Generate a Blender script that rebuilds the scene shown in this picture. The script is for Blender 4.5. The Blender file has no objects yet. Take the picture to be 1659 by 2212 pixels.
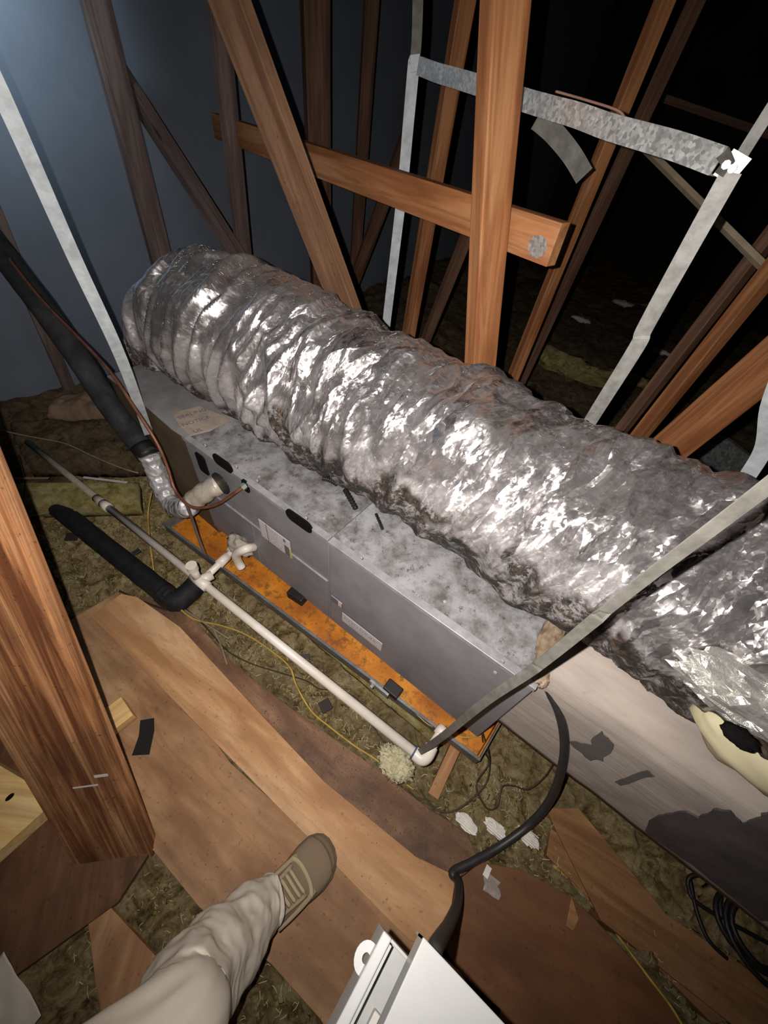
import bpy, bmesh, math, random
from mathutils import Vector, Matrix, noise
random.seed(7)
scn = bpy.context.scene
COL = scn.collection
PI = math.pi

# ------------------------------------------------------------------ camera, world, lights, exposure
cd = bpy.data.cameras.new('camera')
cd.sensor_fit = 'HORIZONTAL'; cd.sensor_width = 36.0
cd.lens = 831.0 * 36.0 / 1659.0
cd.clip_start = 0.01; cd.clip_end = 60
cam = bpy.data.objects.new('camera', cd)
cam.matrix_world = Matrix([[0.792101, -0.502111, 0.347075, 0.000000], [0.602804, 0.554121, -0.574088, 0.000000], [0.095934, 0.663954, 0.741594, 1.500000], [0.000000, 0.000000, 0.000000, 1.000000]])
COL.objects.link(cam); scn.camera = cam

w = bpy.data.worlds.new('dark_attic'); scn.world = w; w.use_nodes = True
w.node_tree.nodes['Background'].inputs[0].default_value = (0.35, 0.42, 0.5, 1)
w.node_tree.nodes['Background'].inputs[1].default_value = 0.006

FLASH = (-0.041, -0.014, 1.508)
ld = bpy.data.lights.new('phone_flash', 'SPOT')
ld.energy = 92; ld.color = (1.0, 0.93, 0.885); ld.shadow_soft_size = 0.004
ld.spot_size = math.radians(150); ld.spot_blend = 1.0
fl = bpy.data.objects.new('phone_flash', ld)
M = cam.matrix_world.copy(); M.translation = Vector(FLASH)
fl.matrix_world = M @ Matrix.Rotation(math.radians(4), 4, 'X')
COL.objects.link(fl)
# added cool spot out of view, giving the left wall a bluish glow
ld = bpy.data.lights.new('added_glow_spot', 'SPOT')
ld.energy = 26; ld.color = (0.74, 0.90, 1.0); ld.shadow_soft_size = 0.10
ld.spot_size = math.radians(165); ld.spot_blend = 1.0
wl = bpy.data.objects.new('added_glow_spot', ld); wl.location = (-2.25, 0.78, 1.84)
wl.rotation_euler = (0, math.radians(78), 0)
COL.objects.link(wl)

scn.view_settings.view_transform = 'Standard'
scn.view_settings.look = 'None'
scn.view_settings.exposure = 0.0
scn.view_settings.gamma = 1.0
scn.view_settings.use_curve_mapping = False

# ------------------------------------------------------------------ materials
class NT:
    def __init__(s, name, rough=0.6, metal=0.0, spec=0.5):
        s.m = bpy.data.materials.new(name); s.m.use_nodes = True
        s.n = s.m.node_tree.nodes; s.l = s.m.node_tree.links
        s.b = s.n['Principled BSDF']
        s.b.inputs['Roughness'].default_value = rough
        s.b.inputs['Metallic'].default_value = metal
        s.b.inputs['Specular IOR Level'].default_value = spec
        s.tc = s.n.new('ShaderNodeTexCoord')
    def co(s, scale=(1, 1, 1), out='Object'):
        mp = s.n.new('ShaderNodeMapping'); mp.inputs['Scale'].default_value = scale
        s.l.new(s.tc.outputs[out], mp.inputs[0]); return mp.outputs[0]
    def noise(s, scale, detail=4, rough=0.6, vec=None, dist=0.0):
        n = s.n.new('ShaderNodeTexNoise'); n.inputs['Scale'].default_value = scale
        n.inputs['Detail'].default_value = detail; n.inputs['Roughness'].default_value = rough
        n.inputs['Distortion'].default_value = dist
        s.l.new(vec if vec is not None else s.tc.outputs['Object'], n.inputs['Vector'])
        return n.outputs['Fac']
    def vor(s, scale, feature='F1', vec=None, out='Distance'):
        n = s.n.new('ShaderNodeTexVoronoi'); n.inputs['Scale'].default_value = scale; n.feature = feature
        s.l.new(vec if vec is not None else s.tc.outputs['Object'], n.inputs['Vector'])
        return n.outputs[out]
    def ramp(s, fac, stops):
        r = s.n.new('ShaderNodeValToRGB'); s.l.new(fac, r.inputs[0])
        e = r.color_ramp.elements
        while len(e) < len(stops): e.new(0.5)
        for k, (p, c) in enumerate(stops):
            e[k].position = p
            e[k].color = (c[0], c[1], c[2], 1) if hasattr(c, '__len__') else (c, c, c, 1)
        return r.outputs[0]
    def mix(s, fac, a, b):
        m = s.n.new('ShaderNodeMix'); m.data_type = 'RGBA'
        if isinstance(fac, float): m.inputs[0].default_value = fac
        else: s.l.new(fac, m.inputs[0])
        for i, v in ((6, a), (7, b)):
            if hasattr(v, 'is_linked') or hasattr(v, 'links'): s.l.new(v, m.inputs[i])
            else: m.inputs[i].default_value = (v[0], v[1], v[2], 1)
        return m.outputs[2]
    def math(s, op, a, b=None):
        m = s.n.new('ShaderNodeMath'); m.operation = op
        for i, v in ((0, a), (1, b)):
            if v is None: continue
            if isinstance(v, (int, float)): m.inputs[i].default_value = v
            else: s.l.new(v, m.inputs[i])
        return m.outputs[0]
    def color(s, v):
        if hasattr(v, 'links'): s.l.new(v, s.b.inputs['Base Color'])
        else: s.b.inputs['Base Color'].default_value = (v[0], v[1], v[2], 1)
    def rough(s, v): s.l.new(v, s.b.inputs['Roughness'])
    def bump(s, h, strength=0.3, dist=0.01):
        b = s.n.new('ShaderNodeBump'); b.inputs['Strength'].default_value = strength
        b.inputs['Distance'].default_value = dist
        s.l.new(h, b.inputs['Height']); s.l.new(b.outputs[0], s.b.inputs['Normal'])

def wood(name, dark, mid, light, gs=26.0, rough=0.62, spec=0.25, dirt=None, dirt_amt=0.5, knots=True):
    """timber with its grain along the object's own X"""
    t = NT(name, rough, 0, spec)
    v = t.co((0.9, gs * 0.35, gs * 0.35))
    g1 = t.noise(1.6, 5, 0.6, v, 0.6)
    v2 = t.co((3.0, gs * 3, gs * 3))
    g2 = t.noise(1.0, 4, 0.7, v2)
    c = t.ramp(g1, [(0.38, dark), (0.5, mid), (0.61, light)])
    v3 = t.co((1.3, gs * 1.1, gs * 1.1)); g3 = t.noise(1.5, 4, 0.6, v3, 0.8)
    c = t.mix(t.ramp(g3, [(0.40, 0.55), (0.56, 0.0)]), c, (dark[0] * .62, dark[1] * .55, dark[2] * .5))
    f2 = t.ramp(g2, [(0.35, 0.55), (0.6, 1.0)])
    c = t.mix(f2, t.mix(0.35, c, (dark[0] * .6, dark[1] * .55, dark[2] * .5)), c)
    if knots:
        kv = t.co((2.2, 6, 6)); k = t.vor(1.0, 'F1', kv)
        kf = t.ramp(k, [(0.06, 1.0), (0.13, 0.0)])
        c = t.mix(kf, c, (dark[0] * .45, dark[1] * .35, dark[2] * .3))
    if dirt:
        d = t.noise(3.2, 6, 0.7); df = t.ramp(d, [(0.45, 0.0), (0.68, dirt_amt)])
        c = t.mix(df, c, dirt)
        d = t.noise(70, 3, 0.7); df = t.ramp(d, [(0.62, 0.0), (0.72, 0.6)])
        c = t.mix(df, c, (dirt[0] * .4, dirt[1] * .4, dirt[2] * .4))
    t.color(c); t.bump(g2, 0.25, 0.003)
    return t.m

def plain(name, col, rough=0.6, metal=0.0, spec=0.5, vary=0.25, scale=20, bump=0.0, dirtcol=None):
    t = NT(name, rough, metal, spec)
    n = t.noise(scale, 5, 0.65)
    dc = dirtcol or tuple(c * (1 - vary) for c in col)
    f = t.ramp(n, [(0.35, 0.0), (0.65, 1.0)])
    t.color(t.mix(f, dc, col))
    if bump: t.bump(n, bump, 0.004)
    return t.m

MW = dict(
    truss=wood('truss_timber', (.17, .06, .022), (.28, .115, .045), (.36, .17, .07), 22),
    truss_far=wood('dim_truss_timber', (.10, .048, .03), (.15, .078, .048), (.20, .11, .07), 22),  # darker copy of the truss timber; far dimness is in the colour
    web=wood('brown_web_timber', (.19, .10, .055), (.27, .15, .085), (.34, .195, .115), 18, dirt=(.12, .07, .042), dirt_amt=.5),
    brace=wood('brace_timber', (.26, .10, .035), (.39, .165, .065), (.46, .225, .10), 20),
    nearweb=wood('near_grained_timber', (.15, .055, .024), (.38, .17, .07), (.60, .32, .15), 56, rough=.55, dirt=(.07, .042, .026), dirt_amt=.45),
    deck=wood('worn_plywood', (.36, .19, .09), (.47, .27, .135), (.55, .335, .18), 9, dirt=(.19, .105, .055), dirt_amt=.6),
    plank=wood('clean_plank', (.50, .26, .115), (.64, .37, .18), (.74, .47, .26), 10, dirt=(.42, .23, .10), dirt_amt=.4),
    dirty=wood('dirty_plywood', (.19, .10, .055), (.29, .16, .09), (.37, .21, .12), 10, dirt=(.07, .042, .028), dirt_amt=.9),
    red=wood('red_plywood', (.16, .07, .032), (.21, .095, .042), (.25, .12, .06), 6, dirt=(.13, .07, .04), dirt_amt=.5, knots=False),
    dust_haze=wood('haze_grey_timber', (.12, .085, .078), (.18, .13, .115), (.23, .17, .15), 18),  # grey haze over the left webs is mixed into the timber colour
    lumberd=wood('dark_floor_lumber', (.24, .12, .05), (.32, .17, .075), (.40, .22, .10), 14, dirt=(.13, .075, .04), dirt_amt=.6),
    fresh=wood('fresh_pine', (.80, .50, .19), (.92, .64, .28), (.95, .72, .38), 14),
    darkply=wood('dark_plywood_wood', (.12, .058, .03), (.19, .095, .048), (.25, .13, .07), 8, dirt=(.05, .032, .022), dirt_amt=.8),
    lumber=wood('floor_lumber', (.36, .18, .075), (.46, .25, .11), (.56, .33, .16), 16, dirt=(.2, .12, .06), dirt_amt=.5),
)

def galvanized(name, base=(.42, .44, .43), sc=90):
    t = NT(name, 0.38, 0.5, 0.5)
    v = t.vor(sc, 'F1', None, 'Color')
    bw = t.n.new('ShaderNodeRGBToBW'); t.l.new(v, bw.inputs[0])
    c = t.ramp(bw.outputs[0], [(0.2, tuple(x * .8 for x in base)), (0.8, tuple(min(1, x * 1.45) for x in base))])
    n = t.noise(25, 4); f = t.ramp(n, [(.4, 0.0), (.7, .5)])
    t.color(t.mix(f, c, (.25, .25, .24))); t.rough(t.ramp(bw.outputs[0], [(0.0, .28), (1.0, .55)]))
    t.bump(bw.outputs[0], 0.15, 0.002)
    return t.m
M_GALV = galvanized('galvanized_steel', (.50, .51, .50), 170)
M_GALVD = galvanized('dull_galvanized_steel', (.3, .31, .30), 60)
M_STRAP = plain('strap_steel', (.54, .59, .61), .5, .25, .5, .3, 35)
M_STRAPD = plain('grimy_strap_steel', (.27, .27, .25), .55, .3, .5, .4, 40)

def unit_paint(name, clean, dust_haze, amt, speck):
    t = NT(name, .5, 0.15, .4)
    n = t.noise(2.2, 5, .65); f = t.ramp(n, [(.35, 0.0), (.65, 1.0)])
    c = t.mix(f, clean, tuple(x * .78 for x in clean))
    n = t.noise(9, 7, .75); f = t.ramp(n, [(.42, 0.0), (.62, amt)])
    c = t.mix(f, c, dust_haze)
    n = t.noise(42, 5, .8); f = t.ramp(n, [(.56, 0.0), (.66, speck)])
    c = t.mix(f, c, (.05, .04, .035))
    t.color(c); t.bump(n, .12, .002)
    return t.m
M_UNIT = unit_paint('grey_enamel', (.27, .265, .285), (.19, .18, .185), .5, .15)
M_UNITTOP = unit_paint('dusty_galvanized_top', (.36, .36, .37), (.10, .09, .08), .95, .85)
M_UNITRIM = plain('bare_steel_lip', (.42, .42, .43), .45, .4, .5, .3, 30)

def rust():
    t = NT('rust_orange_pan', .55, 0, .4)
    n = t.noise(6, 6, .7); c = t.ramp(n, [(.36, (.30, .09, .010)), (.5, (.58, .20, .015)), (.62, (.72, .32, .035))])
    n = t.noise(24, 6, .8); f = t.ramp(n, [(.47, 0.0), (.60, .85)]); c = t.mix(f, c, (.17, .055, .012))
    t.color(c); t.bump(n, .25, .003); return t.m
M_RUST = rust()
M_PANRIM = plain('grimy_pan_rim', (.22, .23, .23), .5, .4, .5, .5, 18)
M_PVC = plain('white_pvc', (.80, .75, .68), .4, 0, .5, .12, 6, dirtcol=(.62, .55, .46))
M_PVCD = plain('dusty_pvc', (.40, .35, .28), .6, 0, .3, .35, 30)
M_STRAPG = plain('dusty_grey_strap', (.15, .145, .125), .6, .05, .4, .45, 30)
M_BLACKFOAM = plain('black_foam_insulation', (.018, .018, .02), .7, 0, .3, .5, 30, .4)
M_FOAMDUST = plain('dusty_foam_insulation', (.055, .055, .058), .8, 0, .2, .5, 14, .4, dirtcol=(.025, .025, .027))
M_BLACK = plain('black_rubber', (.014, .013, .013), .5, 0, .4, .3, 30)
M_CABLE = plain('black_cable_jacket', (.035, .033, .032), .45, 0, .5, .3, 60)
M_COPPER = plain('old_copper', (.26, .11, .065), .5, .45, .5, .45, 25)
M_BROWNW = plain('brown_wire_jacket', (.05, .03, .018), .5, 0, .5, .3, 60)
M_YELW = plain('straw_yellow_cable', (.55, .38, .07), .55, 0, .4, .45, 18)
M_WHITEW = plain('dusty_cable', (.30, .25, .18), .6, 0, .4, .3, 18)
M_LABEL = plain('label_paper', (.60, .56, .55), .6, 0, .3, .12, 30)
M_INK = plain('label_ink', (.16, .14, .16), .6, 0, .3, .2, 30)
M_INKL = plain('faded_label_ink', (.36, .33, .34), .6, 0, .3, .2, 30)
M_YLAB = plain('yellow_label_strip', (.55, .52, .12), .6, 0, .3, .2, 30)
M_KRAFT = plain('dusty_kraft_paper', (.30, .20, .13), .8, 0, .2, .4, 7)
M_SCREW = plain('dusty_screw_head', (.55, .47, .42), .5, .3, .5, .2, 40)
M_PLASTIC = plain('grey_box_enamel', (.56, .57, .56), .38, 0, .5, .08, 5)
M_PLASTICD = plain('grey_box_inside', (.50, .51, .49), .45, 0, .5, .15, 10)
M_DARKHOLE = plain('dark_cavity', (.006, .006, .006), .9, 0, .1, .2, 10)
M_PLATE = galvanized('nail_plate_steel', (.34, .33, .31), 160)
M_WHITEPL = plain('white_nylon', (.85, .81, .74), .5, 0, .4, .2, 20)

def foil_mat(name, dirty=False, tint=(.69, .66, .66)):
    t = NT(name, .3, .91, .6)
    n0 = t.noise(5, 4, .6)
    c = t.ramp(n0, [(.35, tuple(x * .82 for x in tint)), (.7, tint)])
    at = t.n.new('ShaderNodeAttribute'); at.attribute_name = 'grime_shade'
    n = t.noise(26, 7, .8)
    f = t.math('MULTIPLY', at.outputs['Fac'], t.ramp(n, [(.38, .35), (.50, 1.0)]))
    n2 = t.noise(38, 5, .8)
    dirt_shade = t.ramp(n2, [(.42, (.010, .007, .005)), (.54, (.035, .023, .015)), (.68, (.12, .085, .055))])  # dirt and shade of the duct's underside share this dark colour
    t.color(t.mix(f, c, dirt_shade))
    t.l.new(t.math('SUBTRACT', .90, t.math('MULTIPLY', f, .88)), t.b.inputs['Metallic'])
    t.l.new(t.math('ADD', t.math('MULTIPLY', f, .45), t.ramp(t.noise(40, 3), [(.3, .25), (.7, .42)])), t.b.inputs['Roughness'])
    at2 = t.n.new('ShaderNodeAttribute'); at2.attribute_name = 'arc'
    def vm(op, a_, b_):
        q = t.n.new('ShaderNodeVectorMath'); q.operation = op
        for i_, v_ in ((0, a_), (1, b_)):
            if isinstance(v_, tuple): q.inputs[i_].default_value = v_
            else: t.l.new(v_, q.inputs[i_])
        return q
    wn = t.n.new('ShaderNodeTexNoise'); wn.inputs['Scale'].default_value = 14; wn.inputs['Detail'].default_value = 3
    t.l.new(at2.outputs['Vector'], wn.inputs['Vector'])
    wv = vm('MULTIPLY', vm('SUBTRACT', wn.outputs['Color'], (.5, .5, .5)).outputs[0], (.030, .030, 0)).outputs[0]
    base = vm('ADD', at2.outputs['Vector'], wv).outputs[0]
    hs = []
    for sc_, an, k_ in ((22, (1, .34, 0), 1.35), (64, (1, .34, 0), 1.0), (180, (1, .8, 0), .5)):
        c_ = vm('MULTIPLY', base, an).outputs[0]
        vn = t.n.new('ShaderNodeTexVoronoi'); vn.inputs['Scale'].default_value = sc_; t.l.new(c_, vn.inputs['Vector'])
        d1 = vm('SUBTRACT', c_, vn.outputs['Position']).outputs[0]
        d2 = vm('SUBTRACT', vn.outputs['Color'], (.5, .5, .5)).outputs[0]
        hs.append(t.math('MULTIPLY', vm('DOT_PRODUCT', d1, d2).outputs['Value'], k_))
    sp_ = t.n.new('ShaderNodeSeparateXYZ'); t.l.new(at2.outputs['Vector'], sp_.inputs[0])
    t.bump(t.math('MULTIPLY', t.math('ADD', hs[0], t.math('ADD', hs[1], hs[2])), t.math('SUBTRACT', 1.0, t.math('MULTIPLY', sp_.outputs[2], .5))), 1.0, .95)
    return t.m
M_FOIL = foil_mat('crinkled_foil_jacket')

def plenum_mat():
    t = NT('grey_duct_mastic', .7, 0, .3)
    v = t.co((2, 6, 6))
    n = t.noise(2.2, 6, .6, v); c = t.ramp(n, [(.35, (.29, .25, .22)), (.6, (.39, .335, .29)), (.75, (.45, .39, .32))])
    n = t.noise(3.2, 5, .6); f = t.ramp(n, [(.60, 0.0), (.66, .8)]); c = t.mix(f, c, (.19, .165, .155))
    t.color(c)
    v = t.co((3, 30, 30)); t.bump(t.noise(2, 5, .7, v), .35, .006); return t.m
M_PLENUM = plenum_mat()
M_PLDARK = plain('dark_duct_wrap', (.10, .085, .085), .7, 0, .3, .4, 9, .3)
M_MASTIC = plain('old_mastic', (.36, .28, .20), .8, 0, .2, .5, 26, .5, dirtcol=(.16, .11, .07))
M_CREAM = plain('cream_mastic_collar', (.62, .56, .36), .6, 0, .3, .15, 6)

def insul(name, cols):
    t = NT(name, .95, 0, .05)
    n = t.noise(17, 8, .75, None, .8); c = t.ramp(n, [(.36, cols[0]), (.46, cols[1]), (.55, cols[2]), (.68, cols[3])])
    n = t.noise(60, 6, .8); f = t.ramp(n, [(.56, 0.0), (.70, .75)]); c = t.mix(f, c, (.06, .045, .02))
    n = t.noise(3, 4, .6); f = t.ramp(n, [(.45, 0.0), (.7, .55)]); c = t.mix(f, c, (.14, .10, .055))
    t.color(c); t.bump(t.noise(70, 7, .85), 1.0, .02); return t.m
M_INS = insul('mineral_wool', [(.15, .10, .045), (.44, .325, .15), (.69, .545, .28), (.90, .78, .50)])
M_INSY = insul('yellow_glass_wool', [(.34, .26, .07), (.60, .49, .18), (.78, .67, .30), (.92, .83, .48)])

M_WALL = plain('dark_blue_grey_sheathing', (.19, .22, .27), .9, 0, .2, .15, 2.5)
M_ROOF = plain('old_roof_boards', (.05, .042, .038), .95, 0, .1, .5, 1.6)
def fabric(name, col, sc=500):
    t = NT(name, .9, 0, .15)
    n = t.noise(5, 4); f = t.ramp(n, [(.35, 0.0), (.7, 1.0)])
    t.color(t.mix(f, tuple(x * .82 for x in col), col)); t.bump(t.noise(sc, 2), .25, .001); return t.m
M_PANTS = fabric('grey_work_trousers', (.66, .60, .50))
M_SHOE = fabric('brown_suede', (.26, .195, .13), 300)
M_SHOEL = fabric('tan_suede', (.40, .31, .20), 300)
M_LACE = fabric('tan_lace', (.50, .41, .25), 400)
M_SOLE = plain('dark_shoe_sole', (.16, .12, .085), .7, 0, .3, .3, 30)

# ------------------------------------------------------------------ helpers
def link(o, parent=None):
    COL.objects.link(o)
    if parent is not None:
        mw = o.matrix_basis.copy()
        o.parent = parent
        o.matrix_parent_inverse = WM[parent.name].inverted()
        WM[o.name] = mw
    else:
        WM[o.name] = o.matrix_basis.copy()
    return o
WM = {}
def thing(name, label, cat, loc=(0, 0, 0), group=None, kind=None):
    o = bpy.data.objects.new(name, None); o.empty_display_size = .05; o.location = loc
    link(o); o['label'] = label; o['category'] = cat
    if group: o['group'] = group
    if kind: o['kind'] = kind
    return o
def tag(o, label=None, cat=None, group=None, kind=None):
    if label: o['label'] = label
    if cat: o['category'] = cat
    if group: o['group'] = group
    if kind: o['kind'] = kind
    return o
def obj(name, vf, mat, parent=None, smooth=False, mw=None, bevel=0.0, seg=2):
    """vf: (verts, faces) in world space (or in mw's space). Origin is put at the base centre when mw is None."""
    vs, fs = vf
    vs = [Vector(v) for v in vs]
    if mw is None:
        lo = Vector([min(v[i] for v in vs) for i in range(3)]); hi = Vector([max(v[i] for v in vs) for i in range(3)])
        c = Vector(((lo.x + hi.x) / 2, (lo.y + hi.y) / 2, lo.z))
        vs = [v - c for v in vs]; mw = Matrix.Translation(c)
    me = bpy.data.meshes.new(name); me.from_pydata([tuple(v) for v in vs], [], fs); me.update()
    for m in (mat if isinstance(mat, (list, tuple)) else [mat]): me.materials.append(m)
    if smooth: me.polygons.foreach_set('use_smooth', [True] * len(me.polygons))
    o = bpy.data.objects.new(name, me); o.matrix_basis = mw
    if bevel:
        b = o.modifiers.new('b', 'BEVEL'); b.width = bevel; b.segments = seg; b.limit_method = 'ANGLE'; b.angle_limit = math.radians(40)
    return link(o, parent)
def joinvf(*parts):
    V = []; Fc = []
    for vs, fs in parts:
        k = len(V); V += [tuple(v) for v in vs]; Fc += [tuple(i + k for i in f) for f in fs]
    return V, Fc
def box(x0, x1, y0, y1, z0, z1):
    v = [(x, y, z) for z in (z0, z1) for x, y in ((x0, y0), (x1, y0), (x1, y1), (x0, y1))]
    return v, [(3, 2, 1, 0), (4, 5, 6, 7), (0, 1, 5, 4), (1, 2, 6, 5), (2, 3, 7, 6), (3, 0, 4, 7)]
def area2(poly): return sum(poly[i][0] * poly[(i + 1) % len(poly)][1] - poly[(i + 1) % len(poly)][0] * poly[i][1] for i in range(len(poly)))
def prism(poly, z0, z1):
    p = [(q[0], q[1]) for q in poly]
    if area2(p) < 0: p = p[::-1]
    n = len(p)
    v = [(x, y, z0) for x, y in p] + [(x, y, z1) for x, y in p]
    return v, [tuple(range(n))[::-1], tuple(range(n, 2 * n))] + [(i, (i + 1) % n, n + (i + 1) % n, n + i) for i in range(n)]
def frame(d, up=Vector((0, 0, 1))):
    d = d.normalized()
    if abs(d.dot(up)) > .98: up = Vector((1, 0, 0))
    s = d.cross(up).normalized(); u = s.cross(d).normalized()
    return d, s, u
def beam(name, p0, p1, wd, th, mat, parent=None, yaw=0.0, bevel=.002, ext0=0, ext1=0):
    """timber from p0 to p1; wide face wd, thin face th; yaw turns it about its own length. Local X runs along the grain."""
    p0 = Vector(p0); p1 = Vector(p1); d = (p1 - p0).normalized()
    p0 = p0 - d * ext0; p1 = p1 + d * ext1
    f, s, u = frame(p1 - p0, Vector((0, 0, 1)) if abs(d.z) < .9 else Vector((0, 1, 0)))
    L = (p1 - p0).length; c = (p0 + p1) / 2
    R = Matrix((f, s, u)).transposed().to_4x4()
    mw = Matrix.Translation(c) @ R @ Matrix.Rotation(math.radians(yaw), 4, 'X')
    vs, fs = box(-L / 2, L / 2, -wd / 2, wd / 2, -th / 2, th / 2)
    # subdivided along the length, edges slightly waney
    return obj(name, (vs, fs), mat, parent, mw=mw, bevel=bevel)
def spline(pts, n=10):
    P = [Vector(p) for p in pts]; out = []
    if len(P) == 2: return [P[0].lerp(P[1], i / n) for i in range(n + 1)]
    for i in range(len(P) - 1):
        a = P[max(i - 1, 0)]; b = P[i]; c = P[i + 1]; d = P[min(i + 2, len(P) - 1)]
        for k in range(n):
            t = k / n
            out.append(.5 * ((2 * b) + (c - a) * t + (2 * a - 5 * b + 4 * c - d) * t * t + (3 * b - a - 3 * c + d) * t ** 3))
    out.append(P[-1]); return out
def tube(path, rad, m=10, cap=True, flat=1.0, up=Vector((0, 0, 1)), fn=None):
    """rad: number or list along the path"""
    P = [Vector(p) for p in path]; n = len(P); V = []; F = []
    rs = rad if isinstance(rad, (list, tuple)) else [rad] * n
    pd = None
    for i in range(n):
        d = (P[min(i + 1, n - 1)] - P[max(i - 1, 0)]).normalized()
        if pd is None: _, s, u = frame(d, up)
        else:
            s = (s - d * s.dot(d)).normalized(); u = s.cross(d).normalized()
        pd = d
        for j in range(m):
            a = 2 * PI * j / m; r = rs[i]
            if fn: r *= fn(i, a)
            V.append(P[i] + s * math.cos(a) * r + u * math.sin(a) * r * flat)
    for i in range(n - 1):
        for j in range(m):
            a = i * m + j; b = i * m + (j + 1) % m
            F.append((a, b, b + m, a + m))
    if cap: F.append(tuple(range(m))[::-1]); F.append(tuple(range((n - 1) * m, n * m)))
    return V, F
def cable(name, pts, r, mat, parent=None, n=10, m=8, flat=1.0):
    return obj(name, tube(spline(pts, n), r, m, flat=flat), mat, parent, smooth=True)
def ribbon(pts, width, th, wdir, twist=None):
    """flat strap along pts; wdir = direction of the width at each point"""
    P = [Vector(p) for p in pts]; V = []; F = []; n = len(P)
    for i in range(n):
        d = (P[min(i + 1, n - 1)] - P[max(i - 1, 0)]).normalized()
        wv = Vector(wdir[i] if isinstance(wdir, list) else wdir); wv = (wv - d * wv.dot(d)).normalized(); nn = d.cross(wv)
        for a, b in ((-1, -1), (1, -1), (1, 1), (-1, 1)): V.append(P[i] + wv * a * width / 2 + nn * b * th / 2)
    for i in range(n - 1):
        for j in range(4):
            a = 4 * i + j; b = 4 * i + (j + 1) % 4; F.append((a, b, b + 4, a + 4))
    F.append((3, 2, 1, 0)); F.append(tuple(range(4 * n - 4, 4 * n)))
    return V, F
def disc(c, nrm, r, th, m=14, squash=1.0, up=Vector((0, 0, 1))):
    c = Vector(c); nrm = Vector(nrm).normalized(); d, s, u = frame(nrm, up)
    V = []
    for k in (0, 1):
        for j in range(m):
            a = 2 * PI * j / m; V.append(c + nrm * th * k + s * math.cos(a) * r + u * math.sin(a) * r * squash)
    F = [tuple(range(m))[::-1], tuple(range(m, 2 * m))] + [(j, (j + 1) % m, m + (j + 1) % m, m + j) for j in range(m)]
    return V, F
def text_obj(name, s, size, mat, parent, mw, depth=.0004):
    cu = bpy.data.curves.new(name, 'FONT'); cu.body = s; cu.size = size; cu.extrude = depth; cu.resolution_u = 2
    t = bpy.data.objects.new(name, cu)
    me = bpy.data.meshes.new_from_object(t); bpy.data.objects.remove(t); bpy.data.curves.remove(cu)
    me.name = name; me.materials.append(mat)
    o = bpy.data.objects.new(name, me); o.matrix_basis = mw
    return link(o, parent)
def fbm(x, y, z=0.0, o=4):
    s = 0; a = .5
    for _ in range(o):
        s += a * noise.noise((x, y, z)); x *= 2.03; y *= 2.03; z *= 2.03; a *= .55
    return s

# ------------------------------------------------------------------ setting: walls, roof, insulation floor
def slab(name, quad, th, mat):
    q = [Vector(p) for p in quad]; n = (q[1] - q[0]).cross(q[3] - q[0]).normalized() * th
    v = q + [p + n for p in q]
    o = obj(name, (v, [(3, 2, 1, 0), (4, 5, 6, 7), (0, 1, 5, 4), (1, 2, 6, 5), (2, 3, 7, 6), (3, 0, 4, 7)]), mat)
    o['kind'] = 'structure'; return o
slab('floor', [(-2.8, -3, -.14), (6, -3, -.14), (6, 9, -.14), (-2.8, 9, -.14)], -.05, M_ROOF)
slab('wall_left', [(-2.75, -3, -.14), (-2.75, 9, -.14), (-2.75, 9, 3.6), (-2.75, -3, 3.6)], -.05, M_WALL)
slab('wall_back', [(-2.75, 8.6, -.14), (6, 8.6, -.14), (6, 8.6, 3.0), (-2.75, 8.6, 3.0)], .05, M_ROOF)
slab('wall_right', [(5.8, -3, -.14), (5.8, 8.6, -.14), (5.8, 8.6, 3.6), (5.8, -3, 3.6)], .05, M_ROOF)
slab('wall_front', [(-2.75, -2.9, -.14), (6, -2.9, -.14), (6, -2.9, 3.0), (-2.75, -2.9, 3.0)], -.05, M_ROOF)
slab('ceiling', [(-2.75, -2.9, 3.0), (6, -2.9, 3.0), (6, 8.7, 3.4), (-2.75, 8.7, 3.4)], .05, M_ROOF)

# boards lie on the joists: polygons at z 0 and up
PB = [(-1.216, -0.052, 0.018), (0.267, -0.004, 0.018), (0.348, 0.044, 0.018), (0.303, 0.178, 0.018), (0.188, 0.143, 0.018), (-0.144, 0.112, 0.018), (-0.429, 0.118, 0.018), (-0.923, 0.133, 0.018), (-1.160, 0.102, 0.018), (-1.222, 0.070, 0.018)]
PA = [(-1.255, 0.070, 0.000), (-1.274, -0.127, 0.000), (-1.158, -0.329, 0.000), (-0.883, -0.389, 0.000), (-0.598, -0.381, 0.000), (-0.413, -0.299, 0.000), (-0.216, -0.291, 0.000), (0.011, -0.246, 0.000), (0.166, -0.236, 0.000), (0.52, -0.26), (0.52, 0.04), (0.255, 0.019, -0.000), (-0.411, -0.034, -0.000), (-0.905, 0.003, 0.000)]
PE = [(-1.049, 0.090, -0.004), (-1.183, 0.112, -0.004), (-1.005, 0.194, -0.004), (-0.674, 0.172, -0.004), (-0.383, 0.200, -0.004), (-0.023, 0.246, -0.004), (0.158, 0.263, -0.004), (0.288, 0.286, -0.004), (0.336, 0.256, -0.004), (0.314, 0.170, -0.004), (0.154, 0.105, -0.004)]
PD = [(-1.337, -0.512, 0.000), (-1.183, -0.387, 0.000), (-0.876, -0.399, 0.000), (-0.596, -0.388, 0.000), (-0.418, -0.303, 0.000), (-0.391, -0.412, 0.000), (-0.467, -0.639, 0.000), (-0.539, -0.828, 0.000)]
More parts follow.
